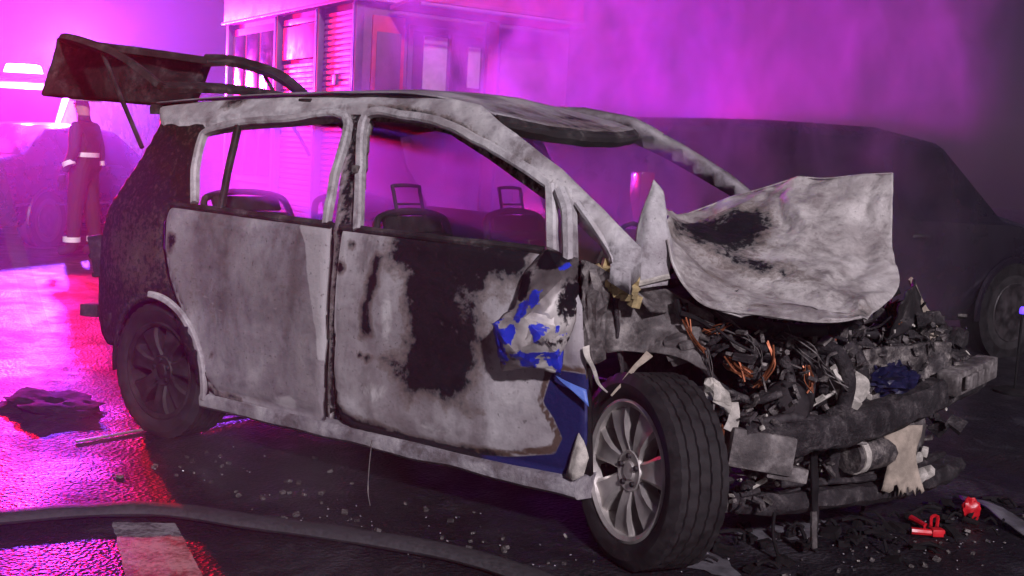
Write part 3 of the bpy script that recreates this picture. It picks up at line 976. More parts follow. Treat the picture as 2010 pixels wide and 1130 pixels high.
o = finish(bm, 'charred_dashboard', M['black'], car, angle=10)
o['kind'] = 'stuff'

# ------------------------------------------------------------------ crushed front end
V = Vector
HOOD = [
    [(2.404, -0.620, 1.080), (2.452, -0.660, 1.000), (2.520, -0.680, 0.928), (2.609, -0.680, 0.878), (2.786, -0.660, 0.873), (2.930, -0.640, 0.869), (3.011, -0.600, 0.876), (3.058, -0.550, 0.891)],
    [(2.341, -0.500, 1.116), (2.365, -0.450, 1.055), (2.469, -0.450, 0.984), (2.578, -0.450, 0.933), (2.728, -0.450, 0.915), (2.869, -0.450, 0.914), (2.956, -0.400, 0.895), (3.027, -0.350, 0.891)],
    [(2.256, -0.350, 1.144), (2.245, -0.200, 1.095), (2.349, -0.150, 1.064), (2.494, -0.150, 1.039), (2.633, -0.150, 1.014), (2.787, -0.150, 0.992), (2.917, -0.100, 0.976), (3.018, -0.050, 0.957)],
    [(2.168, -0.200, 1.156), (2.114, 0.100, 1.120), (2.268, 0.100, 1.141), (2.408, 0.120, 1.151), (2.553, 0.120, 1.152), (2.713, 0.120, 1.145), (2.839, 0.150, 1.126), (2.922, 0.150, 1.086)],
    [(2.082, -0.050, 1.163), (2.062, 0.200, 1.138), (2.216, 0.300, 1.217), (2.325, 0.350, 1.261), (2.460, 0.360, 1.308), (2.571, 0.360, 1.312), (2.712, 0.360, 1.333), (2.836, 0.360, 1.346)],
]
def hood_soot(i, j):
    s = max(1.15 * blob(i, j, 0.56, 0.27, 0.17, 0.19), 1.1 * blob(i, j, 0.68, 0.37, 0.15, 0.12), 0.80 * blob(i, j, 0.42, 0.42, 0.06, 0.28), 0.70 * blob(i, j, 0.50, 0.10, 0.25, 0.10))
    s = max(s, 0.95 * blob(i, j, 0.20, 0.74, 0.06, 0.14), 0.66 * blob(i, j, 0.45, 0.12, 0.20, 0.08), 0.6 * blob(i, j, 0.10, 0.55, 0.02, 0.05),
            0.75 * blob(i, j, 0.20, 0.95, 0.10, 0.06), 0.5 * blob(i, j, 0.28, 0.35, 0.04, 0.2))
    return s
def hood_rust(i, j):
    return max(0.45 * blob(i, j, 0.62, 0.34, 0.2, 0.2), 0.4 * blob(i, j, 0.95, 0.5, 0.05, 0.3), 0.3 * blob(i, j, 0.3, 0.1, 0.3, 0.1))
hood = patch('bonnet', HOOD, M['hood'], car, 14, 22, 0.005, 0.014, 3.5, attrs={'soot': hood_soot, 'rust': hood_rust}, fine=0.003, crease=0.008, kscale=4.2, facet=0.006, angle=80,
             folds=((0.34, 0.0, 0.26, 1.0, 0.10, -0.035), (0.45, 0.62, 1.0, 0.55, 0.07, 0.022), (0.40, 0.80, 0.95, 0.86, 0.06, -0.020), (0.62, 0.20, 0.98, 0.42, 0.06, 0.020), (0.55, 0.05, 0.40, 0.45, 0.07, 0.022),
                    (0.72, 0.45, 0.60, 0.95, 0.05, -0.016), (0.15, 0.30, 0.10, 0.80, 0.06, 0.012), (0.9, 0.1, 0.55, 0.3, 0.05, -0.018), (0.85, 0.60, 0.88, 0.95, 0.05, 0.014), (0.20, 0.85, 0.45, 1.0, 0.07, 0.025)))
hood['label'] = 'buckled ash-white bonnet folded up over the engine'
# rolled edge along the near side and the lifted far edge of the bonnet
tube('edge_roll', [V(p) for p in HOOD[0]], 0.0045, M['hood'], hood, 6, 6)
tube('edge_roll', [V(p) for p in HOOD[4][1:]], 0.0035, M['hood'], hood, 6, 6)
# corner of the bonnet kinked upright beside the windscreen pillar
patch('kinked_corner', [[(2.335, -0.62, 1.278), (2.350, -0.615, 1.262), (2.362, -0.60, 1.24)],
                        [(2.310, -0.64, 1.16), (2.345, -0.645, 1.16), (2.385, -0.60, 1.15)],
                        [(2.292, -0.65, 1.05), (2.345, -0.665, 1.05), (2.420, -0.61, 1.06)],
                        [(2.272, -0.66, 0.955), (2.335, -0.68, 0.965), (2.425, -0.63, 0.99)],
                        [(2.265, -0.67, 0.90), (2.34, -0.69, 0.91), (2.43, -0.65, 0.93)]], M['rail'], hood, 6, 6, 0.006, 0.008, 9)
tube('hinge_arm', [(2.23, -0.69, 0.915), (2.33, -0.70, 0.925), (2.44, -0.66, 0.962)], 0.010, M['ashwhite'], hood, 6, 4)
bm = bmesh.new()
for i in range(26):
    a = rnd.uniform(0, 1)
    add_box(bm, (2.22 + 0.13 * a + rnd.uniform(-0.02, 0.02), -0.73 + rnd.uniform(-0.02, 0.03), 0.96 - 0.06 * a + rnd.uniform(-0.035, 0.03)), [rnd.uniform(0.015, 0.05) for _ in range(3)], rotm(*[rnd.uniform(0, 360) for _ in range(3)]))
o = finish(bm, 'pillar_foot_ash', M['yellowash'], car, angle=10)
o['kind'] = 'stuff'

# front wing torn back over the door, blue paint still on it
WV = {'A': (2.051, -0.830, 1.035), 'B': (2.168, -0.800, 1.001), 'C': (2.003, -0.880, 0.949), 'D': (2.173, -0.900, 0.941), 'E': (2.186, -0.820, 0.914), 'F': (1.994, -0.930, 0.822),
      'G': (2.134, -0.970, 0.865), 'H': (2.199, -0.840, 0.795), 'I': (1.944, -0.980, 0.768), 'J': (2.098, -1.000, 0.804), 'K': (2.176, -0.930, 0.784), 'L': (1.971, -0.970, 0.673),
      'M': (2.078, -1.020, 0.693), 'N': (2.191, -1.030, 0.755), 'O': (2.179, -0.860, 0.723), 'P': (1.968, -0.930, 0.598), 'Q': (2.099, -0.940, 0.633), 'R': (2.173, -0.880, 0.616), 'S': (2.190, -0.930, 0.686)}
WF = 'ABD ADC BED CDG CGF DEH DHK DKG FGJ FJI GKJ IJM IML JKN JNM KHO KON LMP MQP MNQ NSQ NOS SRQ ORS'.split()
BLUES = ((2.065, 0.823, 0.030), (2.100, 0.862, 0.026), (1.985, 0.730, 0.042), (1.990, 0.680, 0.036), (2.040, 0.746, 0.026), (2.151, 0.765, 0.024), (2.095, 0.660, 0.036), (2.172, 0.660, 0.034), (2.151, 0.976, 0.014))
def make_wing():
    bm = bmesh.new()
    vv = {k_: bm.verts.new(p) for k_, p in WV.items()}
    for t in WF:
        bm.faces.new([vv[c] for c in t])
    bmesh.ops.recalc_face_normals(bm, faces=bm.faces)
    bmesh.ops.subdivide_edges(bm, edges=bm.edges[:], cuts=7, use_grid_fill=True)
    bm.normal_update()
    nr = {v: v.normal.copy() for v in bm.verts}
    for v in bm.verts:
        q = v.co * 16
        d, pts = noise.voronoi(q)
        v.co += nr[v] * (0.007 * noise.fractal(v.co * 13, 0.8, 2.0, 3) - 0.005 * math.exp(-((d[1] - d[0]) / 0.14) ** 2))
    paint, soot = [], []
    for v in bm.verts:
        x, z = v.co.x, v.co.z
        paint.append(max(0.0, max(1.15 - 0.62 * math.hypot(x - a, z - b_) / r for a, b_, r in BLUES)))
        s_ = max(1.1 - 0.6 * math.hypot((x - 2.09) / 0.06, (z - 0.99) / 0.035), 1.0 - 0.5 * math.hypot((x - 2.03) / 0.03, (z - 0.90) / 0.05),
                 0.85 - 0.5 * math.hypot((x - 2.185) / 0.02, (z - 0.87) / 0.10), 0.8 - 0.5 * math.hypot((x - 2.05) / 0.10, (z - 0.605) / 0.012), 0.62 - 0.5 * math.hypot((x - 2.185) / 0.02, (z - 0.73) / 0.05))
        soot.append(max(0.0, min(1.0, s_)))
    me = bpy.data.meshes.new('front_wing')
    bm.to_mesh(me)
    bm.free()
    me.materials.append(M['flake'])
    me.polygons.foreach_set('use_smooth', [True] * len(me.polygons))
    me.set_sharp_from_angle(angle=rad(24))
    set_attr(me, 'paint', paint)
    set_attr(me, 'soot', soot)
    o = bpy.data.objects.new('front_wing', me)
    COL.objects.link(o)
    o.parent = car
    o.modifiers.new('thickness', 'SOLIDIFY').thickness = 0.003
    return o
wing = make_wing()
wing['label'] = 'crumpled front wing with flaking blue paint'
patch('torn_strip', [[(2.140, -0.865, 0.607), (2.20, -0.87, 0.592), (2.264, -0.86, 0.575)], [(2.17, -0.872, 0.590), (2.225, -0.874, 0.562), (2.280, -0.862, 0.52)]], M['lightblue'], wing, 4, 4, 0.004, 0.004, 9)
patch('torn_strip', [[(2.235, -0.84, 0.42), (2.262, -0.85, 0.40), (2.272, -0.83, 0.34)], [(2.20, -0.85, 0.265), (2.235, -0.86, 0.26), (2.262, -0.84, 0.28)]], M['ashwhite'], wing, 4, 4, 0.004, 0.01, 12)
patch('torn_strip', [[(2.175, -0.80, 1.0), (2.22, -0.78, 0.985), (2.27, -0.74, 0.955)], [(2.185, -0.80, 0.90), (2.225, -0.79, 0.90), (2.265, -0.75, 0.89)],
                     [(2.20, -0.81, 0.78), (2.235, -0.80, 0.78), (2.27, -0.77, 0.79)], [(2.21, -0.83, 0.66), (2.25, -0.81, 0.65), (2.285, -0.78, 0.67)]], M['mid'], wing, 3, 3, 0.004, 0.0, 12, angle=15, foil=0.022)
ribbon('torn_strip', [(2.245, -0.84, 0.715), (2.262, -0.85, 0.68), (2.285, -0.845, 0.63), (2.295, -0.83, 0.60), (2.325, -0.82, 0.575)], [0.022, 0.006], 0.006, M['ashwhite'], wing, (0.3, -1, 0.2), 5, 0.010)
ribbon('torn_strip', [(2.42, -0.73, 0.70), (2.405, -0.76, 0.67), (2.375, -0.79, 0.625), (2.365, -0.80, 0.60), (2.335, -0.81, 0.565)], [0.024, 0.007], 0.007, M['plate'], wing, (0.3, -1, 0.2), 5, 0.012)

# inner wing and strut tower
patch('inner_wing', [[(2.16, -0.72, 0.92), (2.24, -0.68, 0.945), (2.33, -0.66, 0.925), (2.45, -0.62, 0.90), (2.58, -0.60, 0.84)],
                     [(2.17, -0.72, 0.84), (2.25, -0.68, 0.86), (2.34, -0.64, 0.85), (2.45, -0.61, 0.82), (2.58, -0.58, 0.78)],
                     [(2.18, -0.72, 0.75), (2.26, -0.69, 0.76), (2.35, -0.66, 0.76), (2.46, -0.64, 0.75), (2.58, -0.62, 0.72)],
                     [(2.20, -0.73, 0.67), (2.27, -0.72, 0.69), (2.36, -0.70, 0.70), (2.47, -0.68, 0.70), (2.60, -0.66, 0.67)]],
      M['mid'], car, 7, 7, 0.008, 0.010, 8, crease=0.012, kscale=7, facet=0.010, angle=50)
# engine and ancillaries
bm = bmesh.new()
add_box(bm, (2.62, 0.02, 0.50), (0.42, 0.62, 0.36), rotm(4, 6, -4), bevel=0.03)
for k in range(9):
    add_box(bm, (2.845, -0.25 + k * 0.065, 0.48), (0.03, 0.018, 0.26), rotm(4, 6, -4), bevel=0.004)
eng = finish(bm, 'engine_block', M['grime'], car, angle=30)
bm = bmesh.new()
add_box(bm, (2.60, 0.02, 0.73), (0.30, 0.56, 0.10), rotm(6, 8, -6), 0.85, 0.02)
for k in range(6):
    add_tube(bm, [(2.47, -0.22 + k * 0.095, 0.785), (2.72, -0.24 + k * 0.095, 0.755)], 0.014, 6, 1)
finish(bm, 'cam_cover', M['mid'], eng, angle=30)
bm = bmesh.new()
for k in range(4):
    y = -0.28 + k * 0.14
    add_tube(bm, [(2.80, y, 0.74), (2.90, y - 0.01, 0.73), (2.945, y, 0.64), (2.93, y + 0.01, 0.52)], 0.026, 10, 4)
add_tube(bm, [(2.93, -0.33, 0.52), (2.935, 0.22, 0.53)], 0.034, 10, 1)
finish(bm, 'manifold', M['grime'], eng)
bm = bmesh.new()
add_lathe(bm, [(0.0005, -0.05), (0.03, -0.05), (0.034, -0.045), (0.075, -0.04), (0.08, -0.03), (0.07, -0.01), (0.08, 0.01), (0.075, 0.05), (0.0005, 0.055)], 28)
for v in bm.verts:
    v.co = rotm(0, 0, 12) @ v.co + V((2.80, -0.43, 0.56))
finish(bm, 'drive_pulley', M['alloyd'], eng)
bm = bmesh.new()
add_lathe(bm, [(0.0005, -0.06), (0.05, -0.06), (0.062, -0.05), (0.066, 0.05), (0.05, 0.065), (0.0005, 0.065)], 24)
for v in bm.verts:
    v.co = rotm(15, 0, 60) @ v.co + V((2.90, -0.16, 0.60))
finish(bm, 'alternator', M['ashwhite'], eng)
tube('catalyser', [(2.92, -0.14, 0.345), (2.97, -0.02, 0.35), (3.03, 0.15, 0.362)], 0.062, M['scrap'], eng, 14, 3)
tube('clamp_band', [(2.928, -0.12, 0.346), (2.938, -0.095, 0.347)], 0.068, M['ashwhite'], eng, 16, 1)
patch('radiator', [[(2.93 + 0.05 * i + 0.02 * math.sin(i * 2 + j), -0.12 + 0.17 * i, 0.47 + 0.085 * j) for i in range(4)] for j in range(4)], M['scrap'], car, 8, 8, 0.02, 0.02, 9)
patch('radiator', [[(2.86 + 0.06 * i, -0.16 + 0.16 * i, 0.25 + 0.06 * j) for i in range(4)] for j in range(3)], M['grime'], car, 6, 6, 0.02, 0.015, 9)

bm = bmesh.new()
add_box(bm, (2.49, -0.60, 0.735), (0.13, 0.10, 0.10), rotm(18, -22, 20), bevel=0.010)
add_box(bm, (2.52, -0.655, 0.74), (0.05, 0.02, 0.03), rotm(18, -22, 20), bevel=0.004)
add_box(bm, (2.465, -0.66, 0.70), (0.03, 0.02, 0.04), rotm(18, -22, 20), bevel=0.004)
finish(bm, 'battery', M['mid'], car, angle=30)
patch('headlamp_bracket', [[(2.600, -0.66, 0.640), (2.635, -0.67, 0.645), (2.675, -0.64, 0.600)], [(2.590, -0.66, 0.590), (2.640, -0.685, 0.600), (2.690, -0.64, 0.555)], [(2.615, -0.65, 0.570), (2.645, -0.665, 0.565), (2.680, -0.64, 0.530)]],
      M['ashwhite'], car, 3, 3, 0.004, 0.0, 14, angle=15, foil=0.010)
ribbon('headlamp_bracket', [(2.575, -0.66, 0.565), (2.62, -0.67, 0.50), (2.655, -0.665, 0.455)], [0.018, 0.05], 0.006, M['lightblue'], car, (0.3, -1, 0.1), 3, 0.004)
ribbon('headlamp_bracket', [(2.69, -0.63, 0.57), (2.695, -0.63, 0.52), (2.685, -0.635, 0.475)], [0.03, 0.045], 0.006, M['ashwhite'], car, (0.3, -1, 0.1), 3, 0.004)
for k, (pts, r, mt) in enumerate([
        ([(2.70, -0.48, 0.76), (2.76, -0.47, 0.74), (2.80, -0.45, 0.66), (2.815, -0.44, 0.57)], 0.020, 'grime'),
        ([(2.78, -0.40, 0.75), (2.83, -0.40, 0.72), (2.85, -0.38, 0.64), (2.85, -0.38, 0.55)], 0.017, 'dark'),
        ([(2.50, -0.52, 0.84), (2.62, -0.50, 0.83), (2.72, -0.42, 0.80), (2.86, -0.30, 0.80)], 0.022, 'dark'),
        ([(2.86, 0.0, 0.78), (2.93, 0.08, 0.76), (2.97, 0.22, 0.78), (2.94, 0.40, 0.80)], 0.020, 'dark'),
        ([(2.55, -0.58, 0.66), (2.62, -0.57, 0.60), (2.72, -0.55, 0.57), (2.80, -0.50, 0.60)], 0.014, 'grime'),
        ([(2.66, -0.55, 0.52), (2.74, -0.54, 0.50), (2.84, -0.47, 0.52), (2.92, -0.33, 0.50)], 0.016, 'dark')]):
    tube('coolant_hose', pts, r, M[mt], car, 10, 5)

# bumper beam bent back at the near end, with its end bracket
ribbon('bumper_beam', [(2.72, -0.60, 0.445), (2.86, -0.44, 0.455), (2.99, -0.16, 0.485), (3.08, 0.15, 0.525), (3.13, 0.40, 0.565), (3.15, 0.64, 0.590)], 0.115, 0.07, M['grime'], car, (0.95, -0.3, 0), 8, 0.014)
bm = bmesh.new()
add_box(bm, (3.155, 0.46, 0.60), (0.08, 0.42, 0.085), rotm(4, 0, -6), bevel=0.008)
for k in range(5):
    add_box(bm, (3.20, 0.30 + k * 0.085, 0.60), (0.012, 0.05, 0.05), rotm(4, 0, -6), bevel=0.004)
finish(bm, 'beam_bracket', M['mid'], car, angle=30)
bm = bmesh.new()
add_box(bm, (2.76, -0.56, 0.41), (0.22, 0.10, 0.13), rotm(-6, 8, 40), bevel=0.012)
add_box(bm, (2.83, -0.50, 0.34), (0.14, 0.08, 0.05), rotm(-6, 8, 40), bevel=0.008)
finish(bm, 'crash_can', M['mid'], car, angle=30)
ribbon('lower_crossmember', [(2.64, -0.50, 0.20), (2.80, -0.30, 0.19), (2.98, 0.10, 0.185), (3.06, 0.50, 0.18), (3.08, 0.72, 0.19)], 0.07, 0.09, M['grime'], car, (0.9, -0.4, 0), 8, 0.014)
ribbon('lower_crossmember', [(2.70, -0.42, 0.255), (2.84, -0.22, 0.25), (3.0, 0.16, 0.245), (3.06, 0.6, 0.25)], 0.022, 0.03, M['grime'], car, (0.9, -0.4, 0), 5, 0.006)

# beige plate hanging in front of the radiator, its lower edge burnt to tatters
bm = bmesh.new()
gx = []
for i in range(13):
    row = []
    for j in range(19):
        t, s = i / 12, j / 18
        wdt = 0.050 + 0.035 * (1 - t) ** 2 + 0.075 * max(0, t - 0.5)
        a_ = -wdt + 2 * wdt * s
        y = 0.03 + 0.62 * a_
        z = 0.455 - t * 0.245 + ((i - 9) / 3 * 0.035 * (noise.noise(V((j * 0.9, 3, 1))) + 0.5 * noise.noise(V((j * 2.3, 1, 7)))) if i > 9 else 0)
        x = 3.055 + 0.78 * a_ + 0.014 * math.sin(s * 3.1 * 1.5) + 0.02 * t + 0.008 * noise.noise(V((s * 3, t * 4, 5)))
        row.append(bm.verts.new((x, y + 0.02 * t, z)))
    gx.append(row)
for i in range(12):
    for j in range(18):
        if i == 11 and j in (3, 4, 9, 14):
            continue
        bm.faces.new((gx[i][j], gx[i + 1][j], gx[i + 1][j + 1], gx[i][j + 1]))
o = finish(bm, 'torn_plate', M['plate'], car)
md = o.modifiers.new('thickness', 'SOLIDIFY')
md.thickness = 0.006
patch('condenser_scrap', [[(3.03, 0.09, 0.475), (3.05, 0.16, 0.49), (3.06, 0.235, 0.515)], [(3.04, 0.10, 0.40), (3.06, 0.17, 0.41), (3.07, 0.245, 0.42)], [(3.04, 0.11, 0.35), (3.06, 0.18, 0.345), (3.07, 0.25, 0.35)]], M['mid'], car, 5, 5, 0.006, 0.008, 12)
for c, s in (((3.075, 0.17, 0.315), 0.03), ((3.085, 0.225, 0.33), 0.026), ((3.09, 0.19, 0.25), 0.036), ((3.10, 0.245, 0.252), 0.034), ((3.06, 0.12, 0.22), 0.02)):
    bm = bmesh.new()
    add_box(bm, c, (s, s * 1.3, s * 1.2), rotm(rnd.uniform(0, 60), rnd.uniform(0, 60), rnd.uniform(0, 60)), 0.8, s * 0.15)
    finish(bm, 'lamp_fragment', M['ashwhite'], car, angle=20)
ribbon('slam_panel_strip', [(2.915, 0.44, 0.945), (2.945, 0.52, 0.84), (2.985, 0.585, 0.755), (2.985, 0.60, 0.715)], [0.018, 0.05], 0.012, M['plate'], car, (0.9, -0.4, 0), 4, 0.004)
ribbon('slam_panel', [(2.86, -0.05, 0.70), (2.93, 0.20, 0.715), (2.97, 0.42, 0.735), (2.98, 0.60, 0.74)], 0.035, 0.03, M['mid'], car, (0.3, 0, 1), 4, 0.006)
ribbon('slam_panel_strip', [(3.0, 0.52, 0.735), (3.02, 0.52, 0.67), (3.03, 0.50, 0.62)], 0.06, 0.01, M['plate'], car, (0.9, -0.4, 0), 3, 0.006)
# dark folded tray between bonnet and slam panel
patch('bonnet_frame', [[(3.03, -0.05, 0.90), (3.0, 0.15, 0.93), (2.95, 0.40, 0.95)], [(3.0, 0.0, 0.83), (2.97, 0.2, 0.83), (2.95, 0.46, 0.86)], [(2.96, 0.05, 0.75), (2.95, 0.25, 0.75), (2.96, 0.52, 0.76)]], M['dark'], car, 6, 6, 0.008, 0.012, 9)
# far headlamp, melted
bm = bmesh.new()
for i in range(22):
    add_box(bm, (3.02 + rnd.uniform(-0.06, 0.06), 0.66 + rnd.uniform(-0.09, 0.08), 0.67 + rnd.uniform(-0.07, 0.05)), [rnd.uniform(0.02, 0.09) for _ in range(3)], rotm(*[rnd.uniform(0, 360) for _ in range(3)]), bevel=0.004)
finish(bm, 'melted_headlamp', M['grime'], car, angle=20)
# dark lump over the slam panel, the blue glow put into its colour
bm = bmesh.new()
bmesh.ops.create_icosphere(bm, subdivisions=4, radius=1.0)
for v in bm.verts:
    n = 1 + 0.45 * noise.fractal(v.co * 2.9, 0.7, 2.0, 4)
    v.co = V((2.985 + v.co.x * 0.06 * n + 0.3 * v.co.y * 0.13, 0.06 + v.co.y * 0.14 * n, 0.60 + v.co.z * 0.06 * n))
finish(bm, 'blue_glow_lump', M['bluecast'], car)
bm = bmesh.new()
for i in range(9):
    add_box(bm, (2.92 + rnd.uniform(-0.02, 0.03), -0.20 + rnd.uniform(-0.06, 0.06), 0.60 + rnd.uniform(-0.05, 0.05)), [rnd.uniform(0.01, 0.05) for _ in range(3)], rotm(*[rnd.uniform(0, 360) for _ in range(3)]))
finish(bm, 'melted_alloy', M['ashwhite'], car, angle=20)
tube('bare_rod', [(2.85, -0.36, 0.545), (2.91, -0.25, 0.600)], 0.006, M['ashwhite'], car, 6, 1)
tube('bare_rod', [(2.87, -0.35, 0.46), (2.90, -0.30, 0.435), (2.95, -0.24, 0.42), (2.99, -0.17, 0.41)], 0.006, M['steelrod'], car, 6, 4)

# copper looms with the insulation burnt off
def loom(pts, r=0.003, n=3, mat='copper', spread=0.012):
    for k in range(n + 2):
        q = [V(p) + V((rnd.uniform(-1, 1), rnd.uniform(-1, 1), rnd.uniform(-1, 1))) * spread * 1.4 for p in pts]
        tube('wire', q, r * rnd.uniform(0.35, 0.8), M[mat], car, 5, 5)
loom([(2.50, -0.64, 0.82), (2.545, -0.65, 0.77), (2.585, -0.65, 0.72)], 0.0055, 2)
loom([(2.56, -0.62, 0.79), (2.60, -0.61, 0.80), (2.64, -0.60, 0.81)], 0.005, 3)
loom([(2.66, -0.62, 0.71), (2.70, -0.62, 0.69), (2.735, -0.62, 0.66)], 0.006, 5, spread=0.014)
loom([(2.77, -0.56, 0.77), (2.785, -0.57, 0.71), (2.765, -0.57, 0.66), (2.74, -0.57, 0.62)], 0.005, 3, spread=0.008)
loom([(2.86, -0.46, 0.69), (2.875, -0.46, 0.66), (2.88, -0.45, 0.62)], 0.005, 4, spread=0.01)
loom([(2.66, -0.63, 0.49), (2.665, -0.64, 0.44), (2.67, -0.64, 0.41)], 0.004, 4, spread=0.008)
loom([(2.93, 0.18, 0.87), (2.93, 0.20, 0.83), (2.94, 0.20, 0.78)], 0.004, 6, spread=0.02)
loom([(2.60, -0.66, 0.73), (2.62, -0.66, 0.67), (2.635, -0.67, 0.60), (2.64, -0.67, 0.52)], 0.003, 2, 'mid', 0.006)
loom([(2.58, -0.60, 0.84), (2.70, -0.56, 0.78), (2.72, -0.57, 0.70), (2.68, -0.57, 0.64)], 0.003, 3, 'mid', 0.02)
loom([(2.80, -0.50, 0.80), (2.86, -0.46, 0.74), (2.90, -0.40, 0.70), (2.94, -0.34, 0.62)], 0.003, 3, 'mid', 0.03)

# charred small stuff filling the bay, too broken up to tell apart
def clutter(name, n, box, mat, smin, smax, tubes=0.35):
    bm = bmesh.new()
    for i in range(n):
        c = V([rnd.uniform(a, b_) for a, b_ in box])
        # the bay's front face runs obliquely from the near wing to the far headlamp
        c.x += 0.30 * (c.y + 0.6)
        if rnd.random() < tubes:
            d = V((rnd.uniform(-1, 1), rnd.uniform(-1, 1), rnd.uniform(-1, 1)))
            e = V((rnd.uniform(-1, 1), rnd.uniform(-1, 1), rnd.uniform(-1, 1)))
            L = rnd.uniform(smin, smax) * 1.6
            add_tube(bm, [c, c + d * L * 0.5 + e * L * 0.2, c + d * L], rnd.uniform(0.003, 0.011), 5, 3)
        else:
            add_box(bm, c, [rnd.uniform(smin, smax) * (0.3 if k == 0 else 1) for k in range(3)], rotm(*[rnd.uniform(0, 360) for _ in range(3)]), rnd.uniform(0.6, 1.0))
    o = finish(bm, name, mat, car, angle=15)
    o['kind'] = 'stuff'
    return o
BAY = ((2.52, 2.74), (-0.62, 0.62), (0.36, 0.83))
clutter('engine_debris', 210, BAY, M['grime'], 0.02, 0.08)
clutter('engine_debris', 260, BAY, M['scrap'], 0.010, 0.05, 0.25)
clutter('engine_debris', 150, ((2.62, 2.80), (-0.64, 0.45), (0.44, 0.80)), M['scrap'], 0.010, 0.05, 0.3)
clutter('engine_debris', 90, ((2.58, 2.76), (-0.60, 0.40), (0.20, 0.42)), M['scrap'], 0.010, 0.05, 0.3)
clutter('engine_debris', 160, ((2.60, 2.78), (-0.62, 0.45), (0.42, 0.80)), M['grime'], 0.015, 0.06, 0.2)
clutter('engine_debris', 80, ((2.60, 2.82), (-0.64, 0.55), (0.40, 0.80)), M['ashwhite'], 0.006, 0.026)
clutter('engine_debris', 120, ((2.66, 2.86), (-0.62, 0.5), (0.50, 0.78)), M['scrap'], 0.010, 0.05, 0.45)
clutter('engine_debris', 26, ((2.58, 2.76), (-0.62, 0.3), (0.50, 0.82)), M['copper'], 0.008, 0.03, 0.8)
clutter('engine_debris', 80, ((2.56, 2.74), (-0.58, 0.35), (0.20, 0.40)), M['grime'], 0.02, 0.07)
clutter('engine_debris', 26, ((2.60, 2.74), (-0.58, 0.0), (0.22, 0.40)), M['ashwhite'], 0.008, 0.03)
clutter('engine_debris', 90, ((2.46, 2.60), (-0.62, 0.6), (0.72, 0.88)), M['black'], 0.03, 0.09)
# molten strips hanging to the road
ribbon('hanging_strip', [(2.85, -0.30, 0.40), (2.862, -0.30, 0.30), (2.872, -0.298, 0.20), (2.885, -0.30, 0.06)], 0.028, 0.012, M['black'], car, (0.8, -0.5, 0), 4, 0.006)
ribbon('hanging_strip', [(2.872, -0.305, 0.17), (2.882, -0.308, 0.11), (2.888, -0.308, 0.045)], 0.022, 0.012, M['mid'], car, (0.8, -0.5, 0), 4, 0.004)
tube('hanging_strip', [(2.77, -0.40, 0.18), (2.775, -0.41, 0.09), (2.80, -0.40, 0.006)], 0.006, M['black'], car, 6, 4)
tube('wire', [(1.33, -0.855, 0.23), (1.335, -0.87, 0.14), (1.36, -0.90, 0.05), (1.40, -0.93, 0.006)], 0.0022, M['mid'], car, 5, 5)

# ------------------------------------------------------------------ parked cars and the emergency van
def coat_paint(name, col, rough=0.28):
    return simple(name, col, rough, 0.0, 0.15, 3, 0.0, 0.5, 0.6)
M['darkpaint'] = coat_paint('dark_car_paint', (0.012, 0.009, 0.016))
M['glass'] = simple('dark_car_glass', (0.010, 0.009, 0.014), 0.08, 0.0, 0.1, 3, 0.0, 0.6)
M['chrome'] = simple('chrome_trim', (0.75, 0.74, 0.74), 0.15, 1.0, 0.05, 5, 0.0)
M['whitepaint'] = coat_paint('white_van_paint', (0.62, 0.60, 0.62))
M['lens'] = simple('lamp_lens', (0.32, 0.30, 0.32), 0.15, 0.0, 0.1, 8, 0.0)
M['redlens'] = simple('red_lamp_lens', (0.35, 0.01, 0.015), 0.2, 0.0, 0.2, 8, 0.0)

